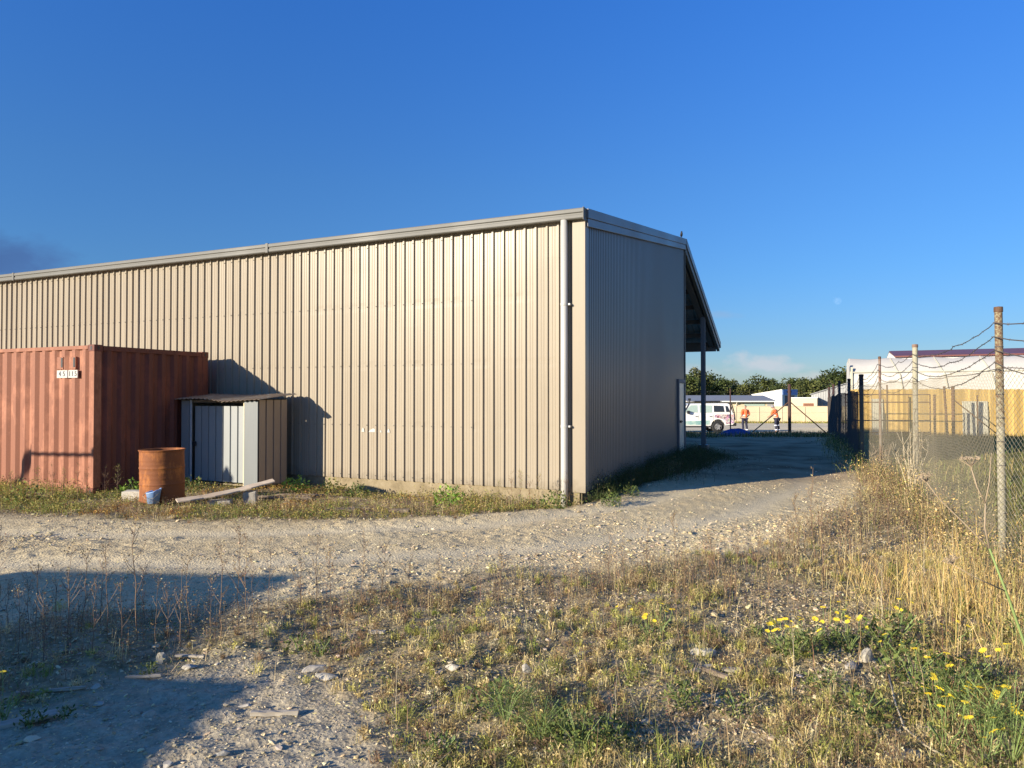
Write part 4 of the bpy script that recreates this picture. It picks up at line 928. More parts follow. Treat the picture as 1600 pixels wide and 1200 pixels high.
m = MB(); m.tube([(-.23, -.80, 1.86), (-.14, -.84, 1.80), (.03, -.86, 1.2), (.06, -.86, .8)], .035, 8); m.tube([(-.23, -.45, 1.90), (-.10, -.45, 1.80), (.06, -.45, 1.2), (.08, -.45, .8)], .03, 8)
for z in (1.0, 1.3, 1.6): m.tube([(.05 - (z - 1.2) * .28 if z > 1.2 else .06, -.86, z), (.05 - (z - 1.2) * .28 if z > 1.2 else .06, -.45, z)], .018, 6)
m.build('rear_ladder', M['black'], car)
rk = MB()
for y in (-.70, .70): rk.tube([(-2.6, y, 2.0), (-.75, y, 2.0)], .025, 6)
for x in (-2.6, -2.0, -1.35, -.75): rk.tube([(x, -.70, 2.0), (x, .70, 2.0)], .02, 6)
for x in (-2.5, -.85):
    for y in (-.70, .70): rk.tube([(x, y, 1.84), (x, y, 2.0)], .02, 6)
rk.box(-2.45, -.85, -.72, -.60, 1.96, 2.04); rack = rk.build('roof_rack', M['black'], car)
m = MB(); m.tube([(-3.32, -.88, 1.1), (-3.10, -.86, 1.45), (-2.83, -.80, 1.95), (-2.83, -.80, 2.1)], .04, 8); m.box(-2.92, -2.76, -.86, -.74, 2.06, 2.2); m.build('snorkel', M['black'], car)
# ------------------------------------------------------------------ tarp
tx, ty_ = (1150 - 800) / 1108 * 33.2, 33.2
nt_, rows = 18, []
for a in range(9):
    r = a / 8; rows.append([(1.0 * (1 - r) * math.cos(2 * math.pi * k / 24) * (1 + .08 * math.sin(k * 2.1)), .6 * (1 - r) * math.sin(2 * math.pi * k / 24), .36 * math.sin(r * math.pi / 2) ** 1.1 * (1 + .12 * math.sin(k * 1.7 + a) * (1 - r)) + .02 * math.sin(k * 3 + a * 2) * (a < 8)) for k in range(25)])
m = MB(); m.sheet(rows); m.box(-.6, .5, -.3, .3, .0, .15)
single(m, 'tarp', 'crumpled bright blue tarp heaped on the grass by the boundary fence', 'tarp', M['tarp'], (tx, ty_, gz1(tx, ty_) - .02), bevel=0, smooth=False)

# ------------------------------------------------------------------ people
def person(label, loc, rz, lean=0.0, bend=0.0, head=(0, 0, 0), arms='hip', hat=False, cat='person', bands=('ankle',)):
    t = thing('person', label, cat, loc, rz)
    # +y is where the person faces; figure 1.76 m tall
    hip, kn, an = .92, .50, .09
    def torso(z): # lean forwards (+y) and sideways above the hips
        k = z - hip; return Vector((lean * k, bend * k, z - .18 * (abs(bend) + abs(lean)) * k))
    V, E, Rr = [], [], []
    def add(p, r, par=None):
        V.append(tuple(p)); Rr.append(r); i_ = len(V) - 1
        if par is not None: E.append((par, i_))
        return i_
    pel = add((0, 0, hip), (.15, .10)); wa = add(torso(1.08), (.135, .09), pel); ch = add(torso(1.28), (.155, .105), wa); sh = add(torso(1.42), (.10, .08), ch)
    nk = add(torso(1.50), .052, sh); hb_ = torso(1.57) + Vector(head) * .5; h0 = add(hb_, (.070, .078), nk); h1 = add(torso(1.64) + Vector(head), (.076, .092), h0); h2 = add(torso(1.72) + Vector(head), (.058, .07), h1)
    legs, armp = [], []
    for s in (-1, 1):
        a = add((s * .095, 0, hip - .07), .095, pel); b = add((s * .115, .02, kn + .2), .078, a); c = add((s * .12, .025, kn), .056, b); d = add((s * .125, -.02, kn - .16), .056, c); e = add((s * .13, -.02, an + .03), .040, d)
        f = add((s * .135, .06, .045), .042, e); g_ = add((s * .15, .16, .03), .032, f); legs.append((a, b, c, d, e, f, g_))
        s0 = torso(1.40); u = add(s0 + Vector((s * .19, 0, 0)), .058, sh)
        if arms == 'hip' : el = s0 + Vector((s * .27, -.06, -.28)); wr = s0 + Vector((s * .20, .16, -.42))
        else: el = s0 + Vector((s * .23, .10, -.27)); wr = s0 + Vector((s * .12, .33, -.36))
        b2 = add(el, .043, u); c2 = add(wr, .029, b2); dirv = (wr - el).normalized(); hnd = add(wr + dirv * .07, (.034, .018), c2)
        side_ = dirv.cross(Vector((0, 0, 1))).normalized()
        for q in range(4):
            o_ = side_ * (q - 1.5) * .021; f1 = add(wr + dirv * .115 + o_, .0085, hnd); add(wr + dirv * (.16 + (.012 if q in (1, 2) else 0)) + o_ + Vector((0, 0, -.015)), .007, f1)
        f1 = add(wr + dirv * .06 + side_ * -.045 + Vector((0, 0, -.01)), .010, hnd); add(wr + dirv * .095 + side_ * -.055 + Vector((0, 0, -.02)), .008, f1)
        armp.append((u, b2, c2))
    body_ = skin_mesh('body', V, E, Rr, M['skin'], t, 2, pel)
    def sub(nm, chain_v, chain_e, grow, mat, root=0, parent=t):
        ids = chain_v; mp = {o: k for k, o in enumerate(ids)}
        return skin_mesh(nm, [V[i_] for i_ in ids], [(mp[a], mp[b]) for a, b in chain_e], [tuple(x + grow for x in (Rr[i_] if isinstance(Rr[i_], tuple) else (Rr[i_],) * 2)) for i_ in ids], mat, parent, 2, root)
    (u0, b0, c0), (u1, b1, c1) = armp
    V_el = [b0, b1]
    shirt = sub('shirt', [pel, wa, ch, sh, u0, b0, u1, b1], [(pel, wa), (wa, ch), (ch, sh), (sh, u0), (u0, b0), (sh, u1), (u1, b1)], .022, M['orange'], 2)
    l0, l1 = legs
    sub('trousers', [pel, *l0[:5], *l1[:5]], [(pel, l0[0]), (l0[0], l0[1]), (l0[1], l0[2]), (l0[2], l0[3]), (l0[3], l0[4]), (pel, l1[0]), (l1[0], l1[1]), (l1[1], l1[2]), (l1[2], l1[3]), (l1[3], l1[4])], .016, M['navy'])
    for l in legs: sub('boot', list(l[4:]), [(l[4], l[5]), (l[5], l[6])], .014, M['boot'], 1)
    for l in legs:
        for bnd in bands:
            p = Vector(V[l[3]]) if bnd == 'ankle' else Vector(V[l[2]]); zz = .20 if bnd == 'ankle' else .47
            x_ = V[l[4]][0] if bnd == 'ankle' else V[l[2]][0]; y_ = -.02 if bnd == 'ankle' else .02
            m = MB(); m.lathe([(.068, -.035), (.086, -.03), (.086, .03), (.068, .035)], 14, (x_, y_, zz)); m.build('reflective_band', M['reflective'], t, smooth=True)
    tw = torso(1.10); m = MB(); m.lathe([(.128, -.025), (.152, -.02), (.152, .02), (.128, .025)], 18, (0, 0, 0)); m.v = [(tw.x + x_ * 1.12, tw.y + y_ * .80, tw.z + z_) for x_, y_, z_ in m.v]; m.build('reflective_band', M['reflective'], shirt, smooth=True)
    hp = torso(1.70) + Vector(head)
    if hat:
        m = MB(); m.lathe([(0, .075), (.06, .07), (.092, .03), (.098, -.02), (.16, -.035), (.162, -.045), (.09, -.04)], 18, tuple(hp)); m.build('hat', M['hat'], t, smooth=True)
    else:
        hd = skin_mesh('hair', [tuple(torso(1.645) + Vector(head) + Vector((0, -.03, 0))), tuple(torso(1.71) + Vector(head) + Vector((0, -.012, .012)))], [(0, 1)], [(.078, .080), (.070, .082)], M['hair'], t, 2)
    # face: nose, eyes, mouth and ears
    fc = torso(1.64) + Vector(head)
    for s in (-1, 1):
        m = MB(); m.lathe([(0, .02), (.012, .012), (.012, -.014), (0, -.02)], 8, (fc.x + s * .082, fc.y - .005, fc.z)); m.build('ear', M['skin'], body_)
        m = MB(); m.lathe([(0, .008), (.008, 0), (0, -.008)], 8, (fc.x + s * .03, fc.y + .083, fc.z + .01)); m.build('eye', M['black'], body_)
    m = MB(); m.prism([(.085, .02), (.112, -.02), (.085, -.026)], 'x', -.012, .012); m.v = [(fc.x + a, fc.y + b, fc.z + c) for a, b, c in m.v]; m.build('nose', M['skin'], body_)
    m = MB(); m.box(fc.x - .022, fc.x + .022, fc.y + .070, fc.y + .084, fc.z - .058, fc.z - .050); m.build('mouth', M['tail_red'], body_)
    return t
pa = ((1163.5 - 800) / 1108 * 44.0, 44.0); pb = ((1214 - 800) / 1108 * 43.5, 43.5)
person('person in orange high visibility top and navy trousers standing upright beside the white car', (pa[0], pa[1], gz1(*pa)), R(12), lean=.06, bend=.03, arms='hip', bands=('ankle',))
person('person in orange top and grey hat leaning forward by the dark fence post', (pb[0], pb[1], gz1(*pb)), R(35), lean=-.16, bend=.22, head=(-.02, .05, -.02), arms='front', hat=True, bands=('ankle', 'knee'))
# ------------------------------------------------------------------ scatter generators
def pick(cols, n):
    c = np.array([k[:3] for k in cols]); w = np.array([k[3] for k in cols]); i_ = rng.choice(len(cols), n, p=w / w.sum())
    return c[i_] * rng.uniform(.72, 1.28, (n, 1)) * rng.uniform(.93, 1.07, (n, 3))
STRAW = [(.68, .49, .17, 4), (.72, .56, .27, 3), (.48, .32, .12, 2), (.40, .36, .10, 1)]
DRYMIX = [(.48, .38, .14, 4), (.70, .58, .28, 4), (.22, .15, .07, 2), (.27, .14, .10, .5), (.36, .35, .09, 3), (.16, .21, .045, 1.2)]
BROWN = [(.28, .19, .10, 4), (.40, .295, .155, 3), (.17, .11, .065, 3), (.27, .13, .085, .8), (.54, .44, .24, 2)]
GREENS = [(.085, .12, .03, 4), (.14, .17, .045, 3), (.06, .085, .025, 2), (.24, .24, .07, 1.3)]
VERGE = [(.30, .28, .07, 3), (.17, .22, .05, 3), (.40, .32, .11, 2), (.24, .14, .06, 1.2), (.44, .36, .10, 1)]
def blades(P, h, w, lean, col):
    n = len(P); a = rng.uniform(0, 2 * np.pi, n); la = rng.uniform(0, 2 * np.pi, n); L = np.abs(rng.normal(0, 1, n)) * lean
    sd = np.stack([np.cos(a), np.sin(a), np.zeros(n)], 1) * (w / 2)[:, None]; ld = np.stack([np.cos(la), np.sin(la), np.zeros(n)], 1)
    def pt(t):
        return P + ld * (L * h * t ** 1.7)[:, None] + np.array([0, 0, 1.]) * (h * t * (1 - .35 * np.clip(L, 0, 1.6) * t))[:, None]
    b, m_, t_ = pt(0.), pt(.55), pt(1.); b[:, 2] -= .01
    V = np.stack([b - sd, b + sd, m_ - sd * .8, m_ + sd * .8, t_], 1).reshape(-1, 3); o = np.arange(n) * 5
    q = np.stack([o, o + 1, o + 3, o + 2], 1); tr3 = np.stack([o + 2, o + 3, o + 4], 1)
    C = np.repeat(col, 5, 0); C = C.reshape(n, 5, 3); C[:, 4] *= 1.1; return V, tr3, q, C.reshape(-1, 3)
def leaves(P, size, col, up=.4, asp=.5):
    n = len(P); d = rng.normal(0, 1, (n, 3)); d[:, 2] = np.abs(d[:, 2]) * up + .05; d /= np.linalg.norm(d, axis=1)[:, None]
    r = rng.normal(0, 1, (n, 3)); s = np.cross(d, r); s /= np.linalg.norm(s, axis=1)[:, None]; s = s * (size * asp / 2)[:, None]; d = d * size[:, None]
    V = np.stack([P, P + d * .5 - s, P + d, P + d * .5 + s], 1).reshape(-1, 3); o = np.arange(n) * 4
    return V, np.zeros((0, 3), int), np.stack([o, o + 1, o + 2, o + 3], 1), np.repeat(col, 4, 0)
def merge(parts):
    V, T, Q, C, o = [], [], [], [], 0
    for v, t, q, c in parts: V.append(v); T.append(t + o); Q.append(q + o); C.append(c); o += len(v)
    return np.concatenate(V), np.concatenate(T), np.concatenate(Q), np.concatenate(C)
def put(parts, name, mat, parent=None):
    v, t, q, c = merge(parts); return mesh_np(name, v, t if len(t) else None, q if len(q) else None, c, mat, parent)
def with_z(x, y, dz=0): return np.stack([x, y, gz(x, y) + dz], 1)
FX = np.array([p[0] for p in FP]); FY = np.array([p[1] for p in FP])
def fence_x(y): return np.interp(y, FY, FX)
def candidates(n, x0, x1, y0, y1, power=1.6):
    """more samples close by, where single blades show"""
    u = rng.uniform(0, 1, n); y = (y0 ** (1 - power) + u * (y1 ** (1 - power) - y0 ** (1 - power))) ** (1 / (1 - power)); return rng.uniform(x0, x1, n), y
def near_mask(x, y):
    t_, b_ = zones(x, y); bx, by = to_b(x, y); out = ~((bx < .02) & (by > -.05)); return (1 - np.maximum(t_, b_)) * out, out

# --- near field: matted dry weeds between the track and the camera
x, y = candidates(250000, -6.2, 7.5, 2.5, 13.5, 1.9)
v, out = near_mask(x, y); d = -sdist(x, y, TRACK); south = d > 0
patch = fbm(x * 1.1 + 3, y * 1.1, 77, 4); rightness = sstep(-2.5, 1.8, x - (y - 4) * .15)
dens = v * sstep(.28, .55, patch + .22 * rightness) * (.35 + .65 * rightness) * (to_b(x, y)[1] < -1.5)
dens = dens * (.15 + .85 * sstep(.36, .50, fbm(x * .85 + 2, y * .85, 29, 3)))
keep = rng.uniform(0, 1, len(x)) < dens * .34; x, y, pk, rk_ = x[keep], y[keep], patch[keep], rightness[keep]
n = len(x); h = rng.lognormal(-3.25, .45, n) * (.75 + .7 * rk_); w = rng.uniform(.0018, .0042, n) * (1 + (y - 3) * .06)
col = pick(DRYMIX, n); gsel = fbm(x * .8, y * .8, 91, 3) > .58; col[gsel] = np.where(rng.uniform(0, 1, (gsel.sum(), 1)) < .5, pick(GREENS, gsel.sum()), col[gsel])
parts = [blades(with_z(x, y), np.clip(h, .015, .16), w, 1.3, col)]
# tufts: each one radiating from its own crown in its own tone
TONES = np.array([(.72, .58, .28), (.64, .50, .21), (.46, .34, .15), (.42, .40, .10), (.27, .30, .07), (.31, .20, .11), (.60, .52, .30), (.26, .175, .095), (.54, .49, .15)])
cx_, cy_ = candidates(12000, -5.5, 7.0, 2.6, 12, 2.0); v, out = near_mask(cx_, cy_); rg = sstep(-2.2, 1.5, cx_ - (cy_ - 4) * .15)
keep = (rng.uniform(0, 1, len(cx_)) < v * (.25 + .85 * rg) * (.06 + .94 * sstep(.36, .50, fbm(cx_ * .85 + 2, cy_ * .85, 29, 3))) * sstep(.24, .48, fbm(cx_ * 1.3, cy_ * 1.3, 83, 3))) & (to_b(cx_, cy_)[1] < -1.5); cx_, cy_ = cx_[keep], cy_[keep]; nt0 = len(cx_)
nb = 26; tone = TONES[rng.integers(0, len(TONES), nt0)]; sz = rng.lognormal(-2.75, .38, nt0)
gi = np.repeat(np.arange(nt0), nb); a_ = rng.uniform(0, 2 * np.pi, len(gi)); rad = rng.uniform(0, .55, len(gi)) * sz[gi]
x, y = cx_[gi] + np.cos(a_) * rad, cy_[gi] + np.sin(a_) * rad
parts.append(blades(with_z(x, y), sz[gi] * rng.uniform(.5, 1.25, len(gi)), rng.uniform(.0018, .0040, len(gi)) * (1 + (y - 3) * .06), .9, tone[gi] * rng.uniform(.65, 1.35, (len(gi), 1))))
parts.append(leaves(with_z(x, y, sz[gi] * rng.uniform(.0, .7, len(gi))), rng.uniform(.008, .022, len(gi)), tone[gi] * rng.uniform(.6, 1.4, (len(gi), 1)), .6, .5))
# litter of small leaves and stalk bits
x, y = candidates(300000, -6.2, 7.5, 2.5, 12.5, 1.9); v, out = near_mask(x, y); patch = fbm(x * 1.4 + 9, y * 1.4, 78, 4)
keep = (rng.uniform(0, 1, len(x)) < np.clip(v * (.25 + sstep(.35, .6, patch)), 0, 1) * .55) & (to_b(x, y)[1] < -1.5); x, y = x[keep], y[keep]; n = len(x)
col = pick(DRYMIX, n); parts.append(leaves(with_z(x, y, rng.uniform(0, .035, n)), rng.uniform(.008, .028, n), col, .35, .35))
# long bent stems lying over the mat
x, y = candidates(16000, -4.5, 6.5, 2.6, 11, 2.0); v, out = near_mask(x, y); keep = (rng.uniform(0, 1, len(x)) < v * .6 * (.3 + .7 * sstep(-2.2, 1.5, x - (y - 4) * .15))) & (to_b(x, y)[1] < -1.5); x, y = x[keep], y[keep]; n = len(x)
parts.append(blades(with_z(x, y, .01), rng.uniform(.05, .16, n), rng.uniform(.0018, .0034, n), 2.6, pick([(.66, .54, .30, 3), (.50, .38, .20, 2), (.30, .21, .12, 2)], n)))
tag(put(parts, 'dry_weeds', M['straw']), kind='stuff')

# --- upright dead weeds: a brown band along the edge of the track and up to the fence
x, y = candidates(70000, -6.2, 7.4, 3.0, 15, 1.6); v, out = near_mask(x, y); d = -sdist(x, y, TRACK)
band = np.exp(-((d - .55) / (.5 + .5 * sstep(8, 10, y))) ** 2) * (d > 0) * (1 + .8 * sstep(8, 10, y)) + .17 * sstep(-.5, 1.5, x) * (d > .2)
band = band * np.where(x < -1.6, 1.9, np.where(x < -.6, 1.2, 1.0)) * (.35 + .9 * sstep(.4, .62, fbm(x * 1.6, y * 1.6, 55, 3))) * (to_b(x, y)[1] < -1.2) * (x < fence_x(y) + .5)
keep = rng.uniform(0, 1, len(x)) < v * band * np.where((x > -.3) & (d < 1.4), .46, .30); x, y = x[keep], y[keep]; n = len(x)
h = rng.uniform(.10, .33, n) * (1 + .5 * sstep(1, 4.5, x)) * (.7 + .3 * sstep(-2, 1, x)); P = with_z(x, y); col = pick(BROWN, n); parts = [blades(P, h, rng.uniform(.0018, .0035, n) * (1 + (y - 3) * .05), .22, col)]
for k in range(9):
    t = rng.uniform(.25, 1.0, n); q = P + np.stack([rng.normal(0, .018, n), rng.normal(0, .018, n), h * t * .95], 1)
    parts.append(leaves(q, rng.uniform(.007, .020, n), col * rng.uniform(.8, 1.35, (n, 1)), .8, .45))
# thick brown stand where the track bends up to the fence
x, y = rng.uniform(3.0, 8.2, 16000), rng.uniform(8.2, 15.5, 16000); d = -sdist(x, y, TRACK)
keep = (d > -.05 + .35 * (fbm(x * 1.5, y * 1.5, 44, 3) - .5)) & (x < fence_x(y) + .1) & (rng.uniform(0, 1, len(x)) < .25 + .75 * sstep(.35, .6, fbm(x * 1.7, y * 1.7, 57, 3))); x, y = x[keep], y[keep]; n = len(x)
h = rng.uniform(.10, .37, n); P = with_z(x, y); col = np.where((rng.uniform(0, 1, n) < .22)[:, None], pick([(.30, .28, .09, 2), (.46, .37, .18, 2)], n), pick(BROWN, n) * .82); parts.append(blades(P, h, rng.uniform(.003, .006, n), .45, col))
for k in range(6): parts.append(leaves(P + np.stack([rng.normal(0, .035, n), rng.normal(0, .035, n), h * rng.uniform(.2, 1, n)], 1), rng.uniform(.012, .03, n), col * rng.uniform(.7, 1.35, (n, 1)), .8, .45))
tag(put(parts, 'dead_weeds', M['straw']), kind='stuff')

# --- golden tall grass on the fence side
x, y = candidates(40000, 1.6, 6.4, 3.0, 12, 1.4); v, out = near_mask(x, y)
cl = 1.2 * np.exp(-(((x - 3.65) / .75) ** 2 + ((y - 5.6) / 1.0) ** 2)) + .35 * np.exp(-(((x - 3.9) / 1.0) ** 2 + ((y - 4.3) / .9) ** 2)) + .28 * np.exp(-((x - fence_x(y) + .25) / .35) ** 2)
keep = rng.uniform(0, 1, len(x)) < v * cl * (.35 + .65 * sstep(.35, .6, fbm(x * 2, y * 2, 14, 3))) * .62; x, y = x[keep], y[keep]; n = len(x)
core = np.exp(-(((x - 3.75) / .9) ** 2 + ((y - 5.75) / 1.1) ** 2))
h = rng.uniform(.14, .42, n) + core * rng.uniform(.0, .34, n); parts = [blades(with_z(x, y), h, rng.uniform(.002, .0042, n), .66, pick(STRAW, n))]
sel = rng.uniform(0, 1, n) < .35; Pq = with_z(x[sel], y[sel]); hs = h[sel]
for k in range(5): parts.append(leaves(Pq + np.stack([rng.normal(0, .03, sel.sum()), rng.normal(0, .03, sel.sum()), hs * rng.uniform(.8, 1.02, sel.sum())], 1), rng.uniform(.012, .03, sel.sum()), pick(STRAW, sel.sum()), 1.5, .2))
tag(put(parts, 'tall_grass', M['straw']), kind='stuff')

# --- tangled dry growth along the foot of the fence
x, y = candidates(26000, 3, 14, 5.5, 30, 1.2); off_ = x - fence_x(y)
k_ = np.exp(-((off_ + .25) / .42) ** 2) * sstep(31, 26, y); keep = rng.uniform(0, 1, len(x)) < k_; x, y = x[keep], y[keep]; n = len(x)
far_ = sstep(13, 17, y); h = rng.uniform(.12, .50, n) * (1 + .5 * np.exp(-((y - 12.2) / 1.5) ** 2)); P = with_z(x, y)
col = np.where((rng.uniform(0, 1, n) < .30 + .45 * far_)[:, None], pick(GREENS, n), pick(BROWN[:3] + STRAW[:3], n)); parts = [blades(P, h, rng.uniform(.003, .006, n) * (1 + (y - 6) * .06), .5, col)]
for k in range(5): parts.append(leaves(P + np.stack([rng.normal(0, .05, n), rng.normal(0, .05, n), h * rng.uniform(.2, 1, n)], 1), rng.uniform(.015, .035, n) * (1 + (y - 6) * .04), col * rng.uniform(.8, 1.3, (n, 1)), .8, .45))
tag(put(parts, 'fence_weeds', M['straw']), kind='stuff')

# --- verge before the warehouse, container and shed
x, y = rng.uniform(-13, 2.4, 70000), rng.uniform(9.3, 14.5, 70000); t_, b_ = zones(x, y); bx, by = to_b(x, y)
cx, cy = bx + 7.86, by + 2.84
ok = (by < -.03) & ~((cx < .02) & (cx > -6.1) & (cy > -.02) & (cy < 2.5)) & ~((bx < -5.86) & (bx > -7.9) & (by > -1.1))
clump = sstep(.42, .62, fbm(x * 1.5, y * 1.5, 41, 3)); dT = -sdist(x, y, TRACK)
bare_ = np.exp(-(((x + 2.6) / 1.3) ** 2 + ((y - 11.4) / .75) ** 2))
dens = (1 - t_) * ok * (.30 + .7 * clump) * sstep(.0, .25, dT) * (1 - .85 * bare_)
keep = rng.uniform(0, 1, len(x)) < dens * .75; x, y = x[keep], y[keep]; bx, by = to_b(x, y); n = len(x)
tall = np.clip(np.exp(-((by + .25) / .3) ** 2) * (bx > -3.2) + .9 * np.exp(-((cy[keep] + .15) / .3) ** 2) * (bx < -7.8) + .8 * np.exp(-(((x + 5.8) / .5) ** 2 + ((y - 12.4) / .5) ** 2)), 0, 1)
h = rng.uniform(.03, .11, n) + tall * rng.uniform(.02, .20, n); P = with_z(x, y); col = pick(VERGE, n)
red = fbm(x * 1.2, y * 1.2, 66, 2) > .6; col[red] = pick([(.38, .22, .06, 3), (.28, .12, .05, 1), (.42, .33, .09, 2)], red.sum())
parts = [blades(P, h, rng.uniform(.004, .009, n), .55, col)]
for k in range(3): parts.append(leaves(P + np.stack([rng.normal(0, .03, n), rng.normal(0, .03, n), h * rng.uniform(.2, 1, n)], 1), rng.uniform(.014, .036, n), col * rng.uniform(.8, 1.3, (n, 1)), .7, .55))
tag(put(parts, 'verge_weeds', M['leaf']), kind='stuff')
# --- dark weeds along the foot of the gable wall
bx, by = np.abs(rng.normal(0, .6, 18000)) + .06, rng.uniform(-.1, 9.2, 18000); wd = .30 + 1.15 * sstep(.8, 7, by); keep = rng.uniform(0, 1, len(bx)) < np.exp(-(bx / wd) ** 2) * (.5 + .5 * sstep(.35, .6, fbm(bx * 2, by * 1.2, 71, 2)))
bx, by = bx[keep], by[keep]; x = 1.16 + bx * EX[0] + by * EY[0]; y = 11.48 + bx * EX[1] + by * EY[1]; n = len(x); P = with_z(x, y)
h = rng.uniform(.10, .36, n) * np.clip(1.25 - bx * .5, .4, 1.2) * (.8 + .5 * fbm(x * 2, y * 2, 72, 2)); col = pick([(.06, .085, .025, 4), (.09, .115, .035, 2), (.12, .10, .05, 2)], n)
parts = [blades(P, h, rng.uniform(.003, .007, n), .45, col)]
for k in range(5): parts.append(leaves(P + np.stack([rng.normal(0, .04, n), rng.normal(0, .04, n), h * rng.uniform(.15, 1, n)], 1), rng.uniform(.014, .036, n), col * rng.uniform(.8, 1.25, (n, 1)), .7, .4))
tag(put(parts, 'wall_weeds', M['leaf']), kind='stuff')
# --- yard grass behind the fence and the grass strip by the road
x, y = candidates(70000, 4, 34, 4.5, 34, 1.25); ox = x - fence_x(y); keep = (ox > .12) & (ox < 16) & (rng.uniform(0, 1, len(x)) < .25 + .75 * fbm(x * .9, y * .9, 19, 3)); x, y = x[keep], y[keep]; n = len(x)
col = pick([(.30, .27, .09, 3), (.16, .20, .05, 3), (.42, .33, .13, 2), (.22, .17, .07, 1)], n)
parts = [blades(with_z(x, y), rng.uniform(.05, .17, n) * (1 + .03 * y), rng.uniform(.005, .010, n) * (1 + .07 * y), .6, col)]
x, y = rng.uniform(3, 15.4, 9000), rng.uniform(31.0, 34.6, 9000); n = len(x); keep = rng.uniform(0, 1, n) < sstep(30.8, 32.5, y + fbm(x, y, 3, 2) * 1.5 - .7) ; x, y = x[keep], y[keep]; n = len(x)
parts.append(blades(with_z(x, y), rng.uniform(.08, .30, n), rng.uniform(.015, .03, n), .5, pick(GREENS[:3] + BROWN[:2], n)))
x, y = rng.uniform(15, 60, 5000), rng.normal(74.2, .35, 5000); n = len(x); parts.append(blades(with_z(x, y), rng.uniform(.08, .35, n), rng.uniform(.03, .06, n), .4, pick(VERGE, n)))
tag(put(parts, 'yard_grass', M['leaf']), kind='stuff')

# --- loose stones
def stones(x, y, size, col, sink=.3):
    n = len(x); base = np.array([[1, 0, 0], [0, 1, 0], [-1, 0, 0], [0, -1, 0], [.55, .5, .62], [-.5, .45, .7], [-.45, -.55, .6], [.5, -.5, .68], [0, 0, -.7]], float)
    F = np.array([[0, 1, 4], [1, 5, 4], [1, 2, 5], [2, 6, 5], [2, 3, 6], [3, 7, 6], [3, 0, 7], [0, 4, 7], [4, 5, 7], [5, 6, 7]])
    B = base[None] * rng.uniform(.65, 1.25, (n, 9, 1)); B = B * np.stack([rng.uniform(.8, 1.5, n), rng.uniform(.6, 1.0, n), rng.uniform(.45, .95, n)], 1)[:, None, :]
    a = rng.uniform(0, 2 * np.pi, n); c, s = np.cos(a), np.sin(a); tl = rng.normal(0, .3, n)
    X_ = B[..., 0] * c[:, None] - B[..., 1] * s[:, None]; Y_ = B[..., 0] * s[:, None] + B[..., 1] * c[:, None]; Z_ = B[..., 2] + X_ * tl[:, None]
    V = np.stack([X_, Y_, Z_], -1) * (size / 2)[:, None, None]; V[..., 0] += x[:, None]; V[..., 1] += y[:, None]; V[..., 2] += (gz(x, y) + size * (.22 - sink * .5))[:, None]
    return V.reshape(-1, 3), (F[None] + (np.arange(n) * 9)[:, None, None]).reshape(-1, 3), np.zeros((0, 4), int), np.repeat(col, 9, 0)
GR = [(.56, .46, .28, 5), (.62, .53, .36, 2), (.46, .38, .25, 3), (.34, .30, .23, 2), (.54, .42, .23, 2)]
x, y = candidates(190000, -8, 8.5, 2.6, 17, 1.8); t_, b_ = zones(x, y); bx, by = to_b(x, y); d = sdist(x, y, TRACK)
pat = sstep(.42, .64, fbm(x * .75, y * 1.1, 23, 4)); ridge = np.exp(-((d - .35) / .45) ** 2)
heap = np.exp(-(((x + 5.6) / .45) ** 2 + ((y - 8.6) / .35) ** 2)) + .8 * np.exp(-(((x + .1) / 1.6) ** 2 + ((y - 7.8) / .4) ** 2)) + .9 * np.exp(-(((x - 2.3) / 1.6) ** 2 + ((y - 9.0) / .9) ** 2))
dens = t_ * (1 - .8 * rut(x, y)) * (.045 + .5 * pat ** 1.5 + .65 * ridge * sstep(-4, -1, x) + heap) + b_ * (.55 + .4 * pat) + (1 - np.maximum(t_, b_)) * (.16 + .5 * sstep(.50, .36, fbm(x * .85 + 2, y * .85, 29, 3)))
keep = (rng.uniform(0, 1, len(x)) < np.clip(dens, 0, 1)) & ~((bx < .1) & (by > -.1)); x, y = x[keep], y[keep]; n = len(x); hp = heap[keep]
size = np.clip(rng.lognormal(-4.35, .48, n), .006, .055) * (1 + .45 * np.clip(hp, 0, 1)) * (1 + .02 * y) * np.where(zones(x, y)[1] > .4, rng.choice([.45, .6, 1.0], n, p=[.5, .4, .1]), 1.0)
tag(put([stones(x, y, size, pick(GR, n))], 'gravel', M['gravel']), kind='stuff')

